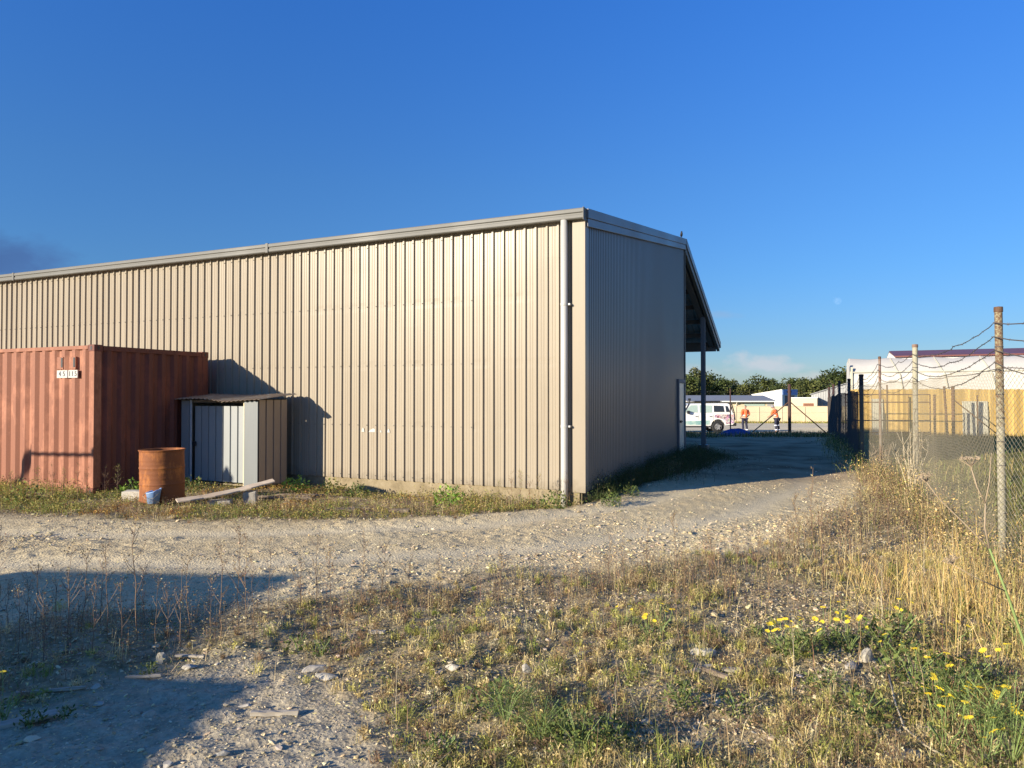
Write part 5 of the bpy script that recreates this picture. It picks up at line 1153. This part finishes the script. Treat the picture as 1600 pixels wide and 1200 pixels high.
# ------------------------------------------------------------------ single plants
def stalk_weed(seed, mat, h=.6, nb=9, leafcol=BROWN, leafn=60, spread=.10):
    rr = random.Random(seed); t = thing('dead_weed', None, 'weed'); m = MB(); pts = []; bx_ = by__ = 0
    for k in range(8):
        pts.append((bx_, by__, h * k / 7 - (.02 if k == 0 else 0))); bx_ += rr.uniform(-.02, .02) * h; by__ += rr.uniform(-.02, .02) * h
    m.tube(pts, [.0032 * (1 - .7 * k / 7) for k in range(8)], 4); tips = [pts[-1]]
    for b in range(nb):
        k = rr.uniform(2.0, 6.8); i0 = int(k); f = k - i0; p = Vector(pts[i0]).lerp(Vector(pts[i0 + 1]), f); a = rr.uniform(0, 6.28); l = rr.uniform(.4, 1.0) * spread * (1.35 - k / 8) * 1.5
        q = p + Vector((math.cos(a) * l * .55, math.sin(a) * l * .55, l * .9)); m.tube([p, p.lerp(q, .5) + Vector((0, 0, -.01)), q], [.0018, .0015, .001], 3); tips.append(tuple(q)); tips.append(tuple(p.lerp(q, .6)))
    m.build('stem', mat, t); n = leafn; P = np.array([tips[rr.randrange(len(tips))] for _ in range(n)]) + rng.normal(0, .012, (n, 3))
    put([leaves(P, rng.uniform(.006, .017, n), pick(leafcol, n), .9, .5)], 'foliage', M['straw'], t); return t  # small leaf shapes that make the seed heads at the stem tips
def leafy_weed(seed, h=.22, r=.16, n=150, cols=GREENS, lsize=(.02, .05), asp=.42, name='green_weed'):
    t = thing(name, None, 'weed'); a = rng.uniform(0, 6.28, n); rad = r * np.sqrt(rng.uniform(0, 1, n)); z = rng.uniform(.02, 1, n) * h * (1 - .5 * (rad / r) ** 2)
    P = np.stack([np.cos(a) * rad, np.sin(a) * rad, z], 1); put([leaves(P, rng.uniform(*lsize, n), pick(cols, n), .8, asp)], 'leaves', M['leaf'], t)
    m = MB(); rr = random.Random(seed)
    for k in range(7): b = rr.uniform(0, 6.28); m.tube([(0, 0, -.02), (math.cos(b) * r * .3, math.sin(b) * r * .3, h * .5), (math.cos(b) * r * .7, math.sin(b) * r * .7, h * .85)], .0022, 4)
    m.build('stem', M['stalk_green'], t); return t
def feather_weed(seed, h=.3, r=.2, n=1100):
    t = thing('feathery_weed', None, 'weed'); rr = random.Random(seed); m = MB(); P = []
    for k in range(16):
        a = rr.uniform(0, 6.28); l = rr.uniform(.4, 1); p0 = Vector((0, 0, 0)); p2 = Vector((math.cos(a) * r * l, math.sin(a) * r * l, h * (1.15 - .5 * l))); p1 = p2 * .5 + Vector((0, 0, h * .2)); m.tube([p0, p1, p2], .0016, 3)
        for q in range(n // 16): f = rr.uniform(.25, 1); P.append(tuple((p0.lerp(p1, f)).lerp(p1.lerp(p2, f), f) + Vector((rr.gauss(0, .018), rr.gauss(0, .018), rr.gauss(0, .012)))))
    m.build('stem', M['stalk_green'], t); P = np.array(P); put([leaves(P, rng.uniform(.012, .028, len(P)), pick([(.13, .185, .045, 3), (.19, .235, .065, 2), (.09, .135, .035, 2)], len(P)), .8, .12)], 'fronds', M['leaf'], t); return t
def flower_weed(seed, nf=3, h=.2):
    t = leafy_weed(seed, h * .6, .10, 55, GREENS, (.015, .035), .35, 'flowering_weed'); rr = random.Random(seed + 5)
    for k in range(nf):
        x_, y_ = rr.uniform(-.09, .09), rr.uniform(-.09, .09); z_ = h * rr.uniform(.75, 1.15); m = MB(); m.tube([(x_ * .3, y_ * .3, 0), (x_ * .8, y_ * .8, z_ * .6), (x_, y_, z_)], .0014, 4)
        nrm = Vector((rr.uniform(-.4, .4), rr.uniform(-.9, .1), 1)).normalized(); u = nrm.cross(Vector((1, 0, 0))).normalized(); w_ = nrm.cross(u); c = Vector((x_, y_, z_))
        f = MB(); R_ = rr.uniform(.015, .023)
        for q in range(13):
            a = 2 * math.pi * q / 13; d1 = u * math.cos(a) + w_ * math.sin(a); d2 = u * math.cos(a + .22) + w_ * math.sin(a + .22); d3 = u * math.cos(a - .22) + w_ * math.sin(a - .22)
            f.add([c, c + d3 * R_ * .8 + nrm * .002, c + d1 * R_ * 1.1 + nrm * rr.uniform(-.003, .004), c + d2 * R_ * .8 + nrm * .002], [(0, 1, 2, 3)])
        fl = f.build('flower', M['petal'], t); m.build('flower_stem', M['stalk_green'], fl)
    return t
def place(o, px_, py_, sc=1.0, label=None, group=None, h=0.0, rz=None):
    x_, y_ = at(px_, py_, h); o.location = (x_, y_, gz1(x_, y_)); o.scale = (sc, sc, sc); o.rotation_euler = (0, 0, random.uniform(0, 6.28) if rz is None else rz); return tag(o, label, None, group)
def multi(protos, spots, label, group, boost=1.0):
    used_ = set()
    for i_, s in enumerate(spots):
        p = protos[i_ % len(protos)]
        o = p if id(p) not in used_ else copy_tree(p); used_.add(id(p)); place(o, s[0], s[1], (s[2] if len(s) > 2 else random.uniform(.8, 1.2)) * boost, label, group)
sp_ = [stalk_weed(k, M['stalk'], h=.42 + .08 * (k % 4), nb=8 + k, leafn=70) for k in range(6)]
edge = [(60, 1000, 1.0), (112, 1010, 1.15), (172, 1004, 1.0), (218, 1002, 1.2), (262, 1000, .8), (300, 985, .9), (330, 990, .8), (385, 985, 1.15), (372, 975, 1.1), (420, 970, .8), (18, 985, .8), (148, 1022, .8), (35, 1022, .9), (90, 985, .8), (245, 1020, .8), (5, 1000, 1.1), (72, 1025, .9), (130, 990, 1.0), (195, 1018, .9), (285, 1008, .9), (345, 1000, 1.0), (400, 1000, .7), (50, 975, .8), (230, 975, .8), (160, 975, .9)]
multi(sp_, edge, 'thin dark dead weed stalk standing in the shadow by the near edge of the track', 'dead stalks in the shadow', 1.15)
edge2 = [(470, 962, 1.0), (497, 950, 1.0), (520, 1000, .95), (566, 935, .8), (597, 936, .9), (640, 930, .8), (690, 930, .75), (745, 940, .7), (780, 990, .8), (857, 1010, .7), (905, 930, .7), (950, 915, .9), (975, 912, .85), (1010, 905, .8), (1055, 905, .9), (1060, 1000, .7), (1112, 900, .8), (1150, 890, .8), (1180, 905, .9), (1215, 888, .9), (1245, 880, 1.0), (1272, 878, 1.25), (1283, 890, 1.2), (1318, 868, 1.2), (1330, 880, 1.1), (1345, 860, 1.1), (1365, 850, 1.1), (1390, 870, 1.0), (1065, 960, .7), (1140, 950, .8), (1200, 940, .8), (1240, 930, .9), (660, 1005, .6), (590, 1020, .5), (725, 1075, .5), (880, 1060, .5)]
sp2 = [stalk_weed(20 + k, M['stalk'], h=.40 + .07 * (k % 4), nb=9 + k, leafn=90, leafcol=BROWN + STRAW[:1]) for k in range(6)]
multi(sp2, edge2, 'brown dead weed stalk with small seed heads standing in the sun', 'dead stalks in the sun', 1.25)
pale = [stalk_weed(40 + k, M['stalk_pale'], h=.6, nb=4, leafn=26, leafcol=STRAW, spread=.07) for k in range(2)]
multi(pale, [(1375, 975, .8), (1440, 935, 1.0), (1485, 900, .9), (1235, 1085, .8), (960, 1165, .6), (620, 1120, .6)], 'single pale straw stalk standing above the matted weeds', 'pale stalks')
fl = [flower_weed(60 + k, 3 + k % 4, .17 + .03 * (k % 3)) for k in range(5)]
multi(fl, [(1012, 990, .9), (1032, 988, 1.0), (972, 980, .6), (1212, 1008, .9), (1226, 1030, 1.0), (1258, 1012, 1.0), (1288, 1004, 1.0), (1324, 1018, 1.0), (1243, 994, .8), (1310, 962, .7), (1388, 1032, .9), (1408, 975, .8), (1447, 1090, 1.0), (1482, 1080, 1.0), (1498, 955, .9), (1488, 1000, .9), (1552, 1070, 1.1), (1478, 1145, 1.0), (1500, 1150, 1.1), (1535, 1150, 1.1), (1560, 1145, 1.0), (1590, 1170, 1.1), (1470, 1180, 1.0), (1530, 1195, 1.1), (1350, 1000, .7)],
      'green weed with small yellow daisy flowers among the dry weeds', 'yellow flowering weeds')
place(flower_weed(90, 1, .22), 12, 1120, 1.1, 'green weed with one orange yellow flower beside the grey plank', None)
gw = [leafy_weed(100 + k, .15 + .03 * k, .12 + .02 * k, 130 + 30 * k) for k in range(4)]
multi(gw, [(1262, 1030, 1.0), (1240, 1035, .8), (1398, 1010, 1.3), (1375, 1012, .9), (1310, 1010, .9), (1062, 1108, .8), (1150, 1120, .7), (1425, 1080, 1.1), (1455, 1110, .9), (1390, 1065, .75), (770, 1118, .9), (905, 1185, .9), (690, 1185, .8), (945, 1170, .9), (1285, 1090, .7), (1505, 1090, 1.0), (1180, 990, .6), (870, 1165, .9), (1345, 1140, .9), (1590, 1010, 1.0)],
      'low leafy green weed growing among the dry weeds', 'green weeds in the dry weeds')
multi([leafy_weed(120, .13, .08, 60)], [(52, 1130, .8), (105, 1118, .6), (468, 1012, 1.0), (505, 1018, .9), (237, 1048, .6)], 'small green weed tuft at the edge of the bare gravel', 'green tufts by the bare gravel')
multi([feather_weed(130), feather_weed(131, .26, .24)], [(790, 1140, .75), (845, 1165, .85), (815, 1120, .7)], 'feathery green weed in the matted weeds at the front', 'feathery weeds at the front')
multi([feather_weed(132, .36, .25), feather_weed(133, .34, .24)], [(1575, 1195, 1.15), (1480, 1110, .8), (1530, 1180, .9)], 'tall feathery green weed beside the yellow flowers near the fence', 'feathery weeds by the fence')
BR = [(.20, .33, .045, 3), (.30, .42, .07, 2), (.12, .20, .04, 2)]
for k, (px_, py_, sc, lab) in enumerate(((702, 790, 1.35, 'bright green leafy bush at the foot of the warehouse wall'), (462, 772, 1.3, 'bright green leafy bush beside the garden shed corner'), (868, 790, 1.2, 'dark green leafy weed near the downpipe'),
                                        (212, 775, 1.25, 'upright green weed in front of the container end'), (560, 775, 1.0, 'small green weed by the footing'), (985, 778, .75, 'green weed at the warehouse corner beside the gravel'), (955, 790, .9, 'pale leafy weed under the warehouse corner trim'),
                                        (40, 785, 1.3, 'yellow green weed clump at the foot of the red container'), (300, 770, 1.2, 'green weed clump between drum and shed'), (520, 770, 1.2, 'brownish green weed clump right of the shed'))):
    cl = leafy_weed(140 + k, .26, .19, 200, BR if k in (0, 1, 3) else VERGE if k in (7, 9) else GREENS, (.025, .06), .55, 'leafy_weed'); place(cl, px_, py_, sc, lab)
multi([stalk_weed(160, M['stalk'], h=.55, nb=12, leafn=140, leafcol=[(.24, .12, .06, 2), (.30, .24, .08, 2), (.14, .10, .05, 2)]), stalk_weed(161, M['stalk'], h=.5, nb=14, leafn=160, leafcol=VERGE)],
      [(800, 787, .9), (812, 786, 1.0), (826, 787, .8), (842, 786, .9), (735, 783, .7), (780, 785, .7), (884, 792, .8), (60, 783, .9), (84, 784, .9), (100, 782, .8), (122, 783, .9), (20, 784, .8), (138, 782, .8), (185, 778, .9), (165, 780, .8)],
      'ragged brown weed growing along the foot of the warehouse and container', 'ragged weeds along the walls', 1.2)
# tall fennel by the fence, with flat dry umbels
fen = thing('fennel_plant', 'tall dry fennel plant with flat umbels leaning before the chain link fence', 'plant', (2.95, 4.05, gz1(2.95, 4.05)))
def umbel(m, c, d, r, rr, n=14):
    c = Vector(c); d = Vector(d).normalized(); u = d.cross(Vector((.3, 1, .2))).normalized(); w_ = d.cross(u)
    for k in range(n):
        a = 2.4 * k; q = r * math.sqrt((k + .5) / n); p = c + d * (r * .75) + (u * math.cos(a) + w_ * math.sin(a)) * q; m.tube([c, p], [.0022, .0012], 3)
        for j in range(5): e = p + Vector((rr.uniform(-1, 1), rr.uniform(-1, 1), rr.uniform(-.1, .8))) * .014; m.tube([p, e], [.0014, .0026], 3)
rr = random.Random(5); m = MB(); m.tube([(0.02, 0, -.03), (-.02, .02, .25), (-.10, .04, .52), (-.20, .05, .80)], [.009, .008, .007, .0055], 8); m.build('stem', M['stalk_green'], fen, smooth=True)
m = MB(); m.tube([(-.20, .05, .80), (-.225, .05, .92), (-.22, .05, 1.06)], [.0055, .0045, .004], 6); m.tube([(-.22, .05, 1.06), (-.26, .06, 1.15), (-.295, .06, 1.27)], [.005, .004, .003], 6); m.tube([(-.22, .05, 1.06), (-.19, .06, 1.18), (-.175, .06, 1.35)], [.004, .003, .002], 6)
m.tube([(-.20, .05, .80), (-.30, .09, .92), (-.44, .14, 1.08), (-.50, .15, 1.17)], [.005, .004, .003, .0025], 6); m.tube([(-.12, .04, .56), (-.30, .02, .64), (-.44, .0, .72)], [.004, .003, .002], 5); m.build('branch', M['umbel'], fen, smooth=True)
for c, d, r in (((-.295, .06, 1.27), (-.1, 0, 1), .062), ((-.50, .15, 1.17), (-.5, 0, 1), .05), ((-.44, .0, .72), (-.5, .1, .9), .045)):
    m = MB(); umbel(m, c, d, r, rr, 16); m.build('umbel', M['umbel'], fen)
# pale dead branching shrub at the second visible post
xs_, ys_ = FP[3][0] - .35, FP[3][1] - .5
for (x0_, y0_, seed, hh, lab, nb_) in ((xs_, ys_, 3, 1.15, 'pale bare branching dead shrub at the foot of the lichened fence post', 9), (FP[4][0] - .3, FP[4][1] - .6, 9, .9, 'grey twiggy dead shrub before the thin pipe post', 8)):
    sh_ = thing('dead_shrub', lab, 'shrub', (x0_, y0_, gz1(x0_, y0_))); m = MB(); rr = random.Random(seed)
    for k in range(nb_):
        a = rr.uniform(0, 6.28); l = hh * rr.uniform(.6, 1.05); sx_ = rr.uniform(.12, .42); p = [Vector((0, 0, -.03))]
        for q in range(1, 6): f = q / 5; p.append(Vector((math.cos(a) * sx_ * f ** .8 + rr.uniform(-.02, .02), math.sin(a) * sx_ * f * .6 + rr.uniform(-.02, .02), l * f)))
        m.tube(p, [.011, .009, .0075, .006, .004, .002], 5)
        for q in range(7): b = p[rr.randrange(2, 5)]; e = b + Vector((rr.uniform(-.14, .14), rr.uniform(-.12, .12), rr.uniform(.06, .24))); m.tube([b, b.lerp(e, .5) + Vector((0, 0, -.015)), e], [.004, .003, .0015], 4)
    m.build('branch', M['stalk_pale'] if seed == 3 else M['twig'], sh_, smooth=True)
    n = 350; P = np.stack([rng.normal(0, .16, n), rng.normal(0, .14, n), np.abs(rng.normal(.22, .2, n))], 1); put([leaves(P, rng.uniform(.012, .03, n), pick(BROWN + STRAW[:2], n), .8, .4)], 'withered_leaves', M['straw'], sh_)
# dry vine up the lichened post
vn = thing('dead_vine', 'dry twiggy vine climbing the lower half of the lichened fence post', 'vine', (FP[3][0], FP[3][1] - .06, gz1(*FP[3]))); m = MB(); rr = random.Random(8)
for k in range(7):
    p = []; a = rr.uniform(0, 6.28)
    for q in range(14): f = q / 13; a += rr.uniform(-.7, .9); p.append((math.cos(a) * .062 + rr.uniform(-.01, .02) , math.sin(a) * .06 - .0, f * rr.uniform(.95, 1.0) * (1.0 + .12 * k % .5)))
    m.tube(p, .0035, 4)
m.build('stem', M['twig'], vn); n = 260; P = np.stack([rng.normal(0, .075, n), rng.normal(-.02, .06, n), rng.uniform(0, 1.1, n)], 1); put([leaves(P, rng.uniform(.012, .03, n), pick(BROWN[:2] + STRAW[:2], n), .7, .4)], 'withered_leaves', M['straw'], vn)

# ------------------------------------------------------------------ rocks and timber scraps
def rock(sx, sy, sz, seed):
    import bmesh as bmod
    bm = bmod.new(); bmod.ops.create_icosphere(bm, subdivisions=3, radius=.5); rr = random.Random(seed); cuts = [(Vector((rr.gauss(0, 1), rr.gauss(0, 1), rr.gauss(0, 1))).normalized(), rr.uniform(.28, .42)) for _ in range(11)]
    for v in bm.verts:
        for nrm, d in cuts:
            e = v.co.dot(nrm) - d
            if e > 0: v.co -= nrm * e
        v.co *= 1 + .05 * (rr.random() - .5); v.co.x *= sx * 1.25; v.co.y *= sy * 1.25; v.co.z *= sz * 1.25
    me = bpy.data.meshes.new('rock'); bm.to_mesh(me); bm.free(); o = bpy.data.objects.new('rock', me); COL.objects.link(o); return o
for px_, py_, s, seed, lab, mt, rz_ in ((497, 1040, (.15, .08, .055), 1, 'flat grey slab of rock in the weeds at the edge of the shade', 'stone', .4), (512, 1056, (.14, .07, .035), 2, 'tan broken rock just in front of the flat grey slab', 'stone_pale', -.3),
        (237, 1110, (.06, .04, .035), 3, 'small pale rock casting a long shadow on bare gravel', 'stone_pale', .8), (350, 1176, (.06, .035, .025), 4, 'small pale rock on bare gravel near the front edge', 'stone_pale', .2), (268, 1186, (.05, .04, .03), 5, 'lowest small rock on the bare gravel', 'stone', .5),
        (388, 1094, (.07, .035, .02), 6, 'thin brownish rock on the gravel above the pale stick', 'stone', .1), (155, 1072, (.06, .04, .03), 7, 'small cream rock at the border of the shaded weeds', 'stone_pale', .3), (1098, 1022, (.15, .10, .06), 8, 'large pale flattened rock among the brown weeds', 'stone_pale', .2),
        (1350, 1035, (.10, .07, .095), 9, 'upright whitish rock among green weeds and flowers', 'stone_pale', .3), (1325, 1045, (.10, .06, .05), 10, 'low brown rock beside the upright whitish rock', 'stone', .7), (708, 1046, (.10, .06, .04), 11, 'small whitish rock in the middle of the matted weeds', 'stone_pale', -.4),
        (822, 1048, (.06, .05, .06), 12, 'small upright grey rock in the matted weeds', 'stone', .1), (1405, 1190, (.20, .10, .03), 13, 'large flat stone at the front among dry stalks', 'stone', .2), (1010, 1128, (.06, .05, .03), 14, 'little grey rock in dry grass left of the green tuft', 'stone', .9),
        (300, 1040, (.08, .05, .03), 15, 'grey rock half hidden in the shaded weeds', 'stone', .2), (255, 1030, (.05, .02, .09), 16, 'upright pale shard standing in the shaded weeds', 'stone_pale', .2), (160, 1096, (.05, .04, .02), 17, 'flat little rock in the shade by the green tuft', 'stone', .2)):
    o = rock(*s, seed); o.data.materials.append(M[mt]); x_, y_ = at(px_, py_); o.location = (x_, y_, gz1(x_, y_) + s[2] * .30); o.rotation_euler = (0, 0, rz_); tag(o, lab, 'rock')
for px_, py_, s, rz_, ry_, lab, mt in ((432, 1114, (.25, .030, .022), 8, 2, 'pale knotted stick lying on the bare gravel', 'grey_wood'), (48, 1122, (.28, .075, .02), 28, -3, 'pale grey broken plank lying in the shade at left', 'grey_wood'), (228, 1054, (.20, .02, .015), 10, 0, 'thin whitish stick lying in the shaded weeds', 'grey_wood'),
        (85, 1078, (.36, .02, .015), 14, 0, 'long thin dark stick at the border of the shaded weeds', 'grey_wood'), (300, 1022, (.20, .025, .015), -6, 0, 'short whitish stick under the tallest shaded stalks', 'grey_wood'), (545, 1012, (.25, .03, .025), 30, -4, 'dark rotten stick pointing away in the weeds', 'old_wood'),
        (910, 1022, (.16, .035, .02), 38, -3, 'flat grey timber scrap in the matted weeds', 'grey_wood'), (1088, 1050, (.22, .035, .025), 22, -6, 'grey timber scrap leaning on the broken pile of sticks', 'grey_wood'), (1112, 1055, (.20, .03, .025), -42, 3, 'brown stick crossing the grey timber scraps', 'old_wood'),
        (1140, 1050, (.12, .045, .02), 0, 0, 'short square ended timber scrap beside the crossed sticks', 'grey_wood'), (590, 988, (.12, .03, .02), 2, 0, 'small tan timber scrap at the track edge', 'grey_wood'), (690, 1100, (.16, .02, .012), 30, 0, 'thin bleached stick lying on matted dry weeds', 'grey_wood'), (1190, 920, (.2, .03, .02), 0, 0, 'dark timber scrap hidden in tall brown weeds', 'old_wood')):
    x_, y_ = at(px_, py_); mb_ = rough_box(*s, int(px_), .16, 6); single(mb_, 'stick' if 'stick' in lab else 'plank' if 'plank' in lab else 'timber_scrap', lab, 'stick' if 'stick' in lab else 'timber', M[mt], (x_, y_, gz1(x_, y_) + .006), R(rz_), bevel=.002, ry=R(ry_))
# curved bleached bramble stem at the right front
m = MB(); A = [(1385, 1085), (1395, 1120), (1408, 1150), (1440, 1175), (1470, 1195)]; pts = []
for k, (a, b) in enumerate(A): x_, y_ = at(a, b); pts.append((x_, y_, gz1(x_, y_) + (.10, .05, .03, .03, .02)[k]))
c0 = pts[2]; m.tube([tuple(Vector(p) - Vector(c0)) for p in pts], .005, 6); single(m, 'bramble_stem', 'curved bleached stem lying over the weeds at the front right', 'stick', M['stalk_pale'], c0, bevel=0, smooth=True)

# ------------------------------------------------------------------ trees on the skyline
def make_tree(seed, h, r, kind, bare=0.0):
    rr = random.Random(seed); t = thing('tree', None, 'tree'); m = MB(); m.tube([(0, 0, -.5), (.1, 0, h * .3), (rr.uniform(-.4, .4), rr.uniform(-.4, .4), h * .7)], [.28, .2, .08], 8)
    cl = []
    for k in range(26):
        a = rr.uniform(0, 6.28); q = math.sqrt(rr.random()) * r; z = h * rr.uniform(.30, .92); q *= max(.25, 1 - ((z / h - .5) / .55) ** 2); c = (math.cos(a) * q, math.sin(a) * q, z); cl.append((c, rr.uniform(.7, 1.35) * r * .34))
        if k % 3 == 0: m.tube([(0, 0, h * .3), tuple(Vector(c) * .6 + Vector((0, 0, h * .12))), c], [.09, .06, .03], 5)
    m.build('trunk', M['bark'], t); P, C, S = [], [], []
    for c, s in cl:
        n = 70; d = rng.normal(0, 1, (n, 3)); d /= np.linalg.norm(d, axis=1)[:, None]; P.append(np.array(c) + d * (s * rng.uniform(.55, 1.08, (n, 1))) * np.array([1, 1, .75])); base = np.array(kind[rr.randrange(len(kind))]) * rr.uniform(.7, 1.35); C.append(np.tile(base, (n, 1)) * rng.uniform(.7, 1.3, (n, 1))); S.append(rng.uniform(.25, .55, n) * (r / 3.2))
    P, C, S = np.concatenate(P), np.concatenate(C), np.concatenate(S); put([leaves(P, S, C, .6, .75)], 'crown', M['tree_leaf'], t); return t
PINE = [(.04, .058, .016), (.055, .078, .02), (.085, .10, .026), (.03, .042, .015)]; OLIVE = [(.08, .10, .028), (.115, .125, .036), (.055, .07, .022)]; RUST = [(.15, .12, .05), (.12, .08, .05), (.10, .11, .035)]
protos = [(make_tree(1, 8.6, 4.2, PINE), 'broad dark green rounded tree in the belt beyond the buildings'), (make_tree(2, 7.6, 3.6, PINE + OLIVE), 'mid green bushy tree in the belt beyond the buildings'),
          (make_tree(3, 8.0, 4.4, OLIVE), 'olive green spreading tree in the belt beyond the buildings'), (make_tree(4, 7.0, 3.4, RUST), 'brownish green thinner tree in the belt beyond the buildings')]
done = set(); rr = random.Random(12); k = 0; xx = 34.0
while xx < 120:
    row = k % 3; yy = 168 + row * 14 + rr.uniform(-4, 4); pi_ = rr.choice([0, 0, 1, 1, 2, 2, 3]); p, lab = protos[pi_]
    u = (xx - 34) / 50; hs = .92 + .13 * math.sin(u * 7.5 + 1.2) + rr.uniform(-.16, .14)
    o = p if pi_ not in done else copy_tree(p); done.add(pi_); o.location = (xx * yy / 170, yy, -1.5); o.scale = (hs, hs, hs * (yy / 178)); o.rotation_euler = (0, 0, rr.uniform(0, 6.28)); tag(o, lab, None, 'trees beyond the buildings'); xx += rr.uniform(1.9, 2.9); k += 1
tt = make_tree(9, 11.2, 3.6, [(.13, .12, .05), (.09, .10, .035), (.07, .085, .03)]); tt.location = ((1086 - 800) / 1108 * 172, 172, -1.5); tag(tt, 'tallest ragged tree standing above the belt beside the canopy post', 'tree')

# ------------------------------------------------------------------ moon, sky, sun, camera
def md(): 
    m, nt, b = new_mat('moon_surface'); f = noise(nt, coords(nt, kind='Object'), .09, 4, .6)
    df = nt.nodes.new('ShaderNodeBsdfDiffuse'); tp_ = nt.nodes.new('ShaderNodeBsdfTransparent'); ad = nt.nodes.new('ShaderNodeAddShader')
    nt.links.new(ramp(nt, f, [(.4, (.006, .006, .006)), (.6, (.024, .024, .022))]).outputs[0], df.inputs[0]); nt.links.new(df.outputs[0], ad.inputs[0]); nt.links.new(tp_.outputs[0], ad.inputs[1]); nt.links.new(ad.outputs[0], nt.nodes['Material Output'].inputs[0]); return m
m = MB(); RM = 17.5; m.lathe([(RM * math.sin(a), -RM * math.cos(a)) for a in np.linspace(.001, math.pi - .001, 24)], 32)
DM = 3300.0; single(m, 'moon', 'pale daytime moon low in the blue sky above the fence', 'moon', md(), ((1309.5 - 800) / 1108 * DM, DM, 1.7 + (618 - 470) / 1108 * DM), bevel=0, smooth=True)
w = bpy.data.worlds.new('World'); scene.world = w; w.use_nodes = True; nt = w.node_tree; bg = nt.nodes['Background']
sky = nt.nodes.new('ShaderNodeTexSky'); sky.sky_type = 'NISHITA'; sky.sun_disc = False; sky.sun_elevation = SUN_EL; sky.sun_rotation = SUN_AZ + math.pi; sky.air_density = 1.0; sky.dust_density = 0.35; sky.ozone_density = 3.0; sky.altitude = 0
tc = nt.nodes.new('ShaderNodeTexCoord'); sx = nt.nodes.new('ShaderNodeSeparateXYZ'); nt.links.new(tc.outputs['Generated'], sx.inputs[0])
def mth(op, a, b=None, c=None, clamp=False):
    n_ = nt.nodes.new('ShaderNodeMath'); n_.operation = op; n_.use_clamp = clamp
    for i_, v_ in enumerate((a, b, c)):
        if v_ is None: continue
        if isinstance(v_, (int, float)): n_.inputs[i_].default_value = v_
        else: nt.links.new(v_, n_.inputs[i_])
    return n_.outputs[0]
yy_ = mth('MAXIMUM', sx.outputs[1], .02); cu_, cv_ = mth('DIVIDE', sx.outputs[0], yy_), mth('DIVIDE', sx.outputs[2], yy_)
cmb = nt.nodes.new('ShaderNodeCombineXYZ'); nt.links.new(cu_, cmb.inputs[0]); nt.links.new(mth('MULTIPLY', cv_, 1.8), cmb.inputs[1])
nz_ = N(nt, 'ShaderNodeTexNoise', Scale=22.0, Detail=6, Roughness=.58); nt.links.new(cmb.outputs[0], nz_.inputs['Vector'])
nz2 = N(nt, 'ShaderNodeTexNoise', Scale=6.0, Detail=3, Roughness=.5); nt.links.new(cmb.outputs[0], nz2.inputs['Vector'])
tz = ramp(nt, sx.outputs[2], [(0.0, (.62, .72, .98)), (.07, (.46, .66, .98)), (.16, (.43, .74, 1.12)), (.28, (.44, .83, 1.30)), (.5, (.38, .95, 1.78))]).outputs[0]   # white balance of a camera set for the warm low sun
tm_ = nt.nodes.new('ShaderNodeMix'); tm_.data_type = 'RGBA'; tm_.blend_type = 'MULTIPLY'; tm_.clamp_result = False; tm_.inputs[0].default_value = 1; nt.links.new(sky.outputs[0], tm_.inputs[6]); nt.links.new(tz, tm_.inputs[7])
color = tm_.outputs[2]
# bank of cloud puffs: centre, half size, edge softness, cloud tint relative to the sky's own light, opacity
for (cx_, cy_, rx, ry, wob, tint, op) in ((15, 410, 120, 48, .45, (.55, 1.15, 2.9), .75), (-60, 400, 120, 60, .4, (.5, 1.1, 2.7), .6), (1188, 570, 66, 20, 1.1, (4.3, 4.8, 5.4), .9), (1276, 592, 40, 11, 1.1, (5.0, 5.0, 5.1), .6), (1120, 492, 40, 8, 1.0, (2.6, 3.4, 4.8), .3), (1085, 582, 44, 14, 1.0, (4.2, 4.5, 5.0), .5)):
    a = mth('DIVIDE', mth('SUBTRACT', cu_, (cx_ - 800) / 1108), rx / 1108); b_ = mth('DIVIDE', mth('SUBTRACT', cv_, (618 - cy_) / 1108), ry / 1108)
    d2 = mth('SQRT', mth('ADD', mth('MULTIPLY', a, a), mth('MULTIPLY', b_, b_)))
    v_ = mth('ADD', mth('SUBTRACT', 1.0, d2), mth('MULTIPLY', mth('SUBTRACT', nz_.outputs[0], .5), wob * 2.0)); mk = mth('MULTIPLY', mth('SMOOTHSTEP', .0, .75, v_) if False else mth('MULTIPLY', v_, 1.35, clamp=True), op)
    mk = mth('MULTIPLY', mk, mth('GREATER_THAN', sx.outputs[1], .05)); mm = nt.nodes.new('ShaderNodeMix'); mm.data_type = 'RGBA'; nt.links.new(mk, mm.inputs[0]); nt.links.new(color, mm.inputs[6]); mm.inputs[7].default_value = (*tint, 1); color = mm.outputs[2]
nt.links.new(color, bg.inputs[0]); bg.inputs[1].default_value = 0.074
sl = bpy.data.lights.new('sun', 'SUN'); sl.energy = 5.0; sl.angle = R(.55); sl.color = (1.0, .885, .715); so = bpy.data.objects.new('sun', sl); COL.objects.link(so)
dirv = Vector((math.sin(SUN_AZ) * math.cos(SUN_EL), math.cos(SUN_AZ) * math.cos(SUN_EL), -math.sin(SUN_EL))); so.rotation_euler = dirv.to_track_quat('-Z', 'Y').to_euler(); so.location = (-40, -30, 30)
cam = bpy.data.cameras.new('camera'); co = bpy.data.objects.new('camera', cam); COL.objects.link(co); co.location = (0, 0, 1.7); co.rotation_euler = (R(90 + .93), 0, 0); cam.sensor_width = 36; cam.lens = 36 * 1108 / 1600; cam.clip_end = 8000; cam.clip_start = .05; scene.camera = co
vs_ = scene.view_settings; vs_.view_transform = 'Standard'; vs_.look = 'None'; vs_.gamma = 1; vs_.exposure = 0.85; vs_.use_curve_mapping = False
scene.cycles.use_denoising = True; scene.cycles.max_bounces = 6; scene.cycles.transparent_max_bounces = 8
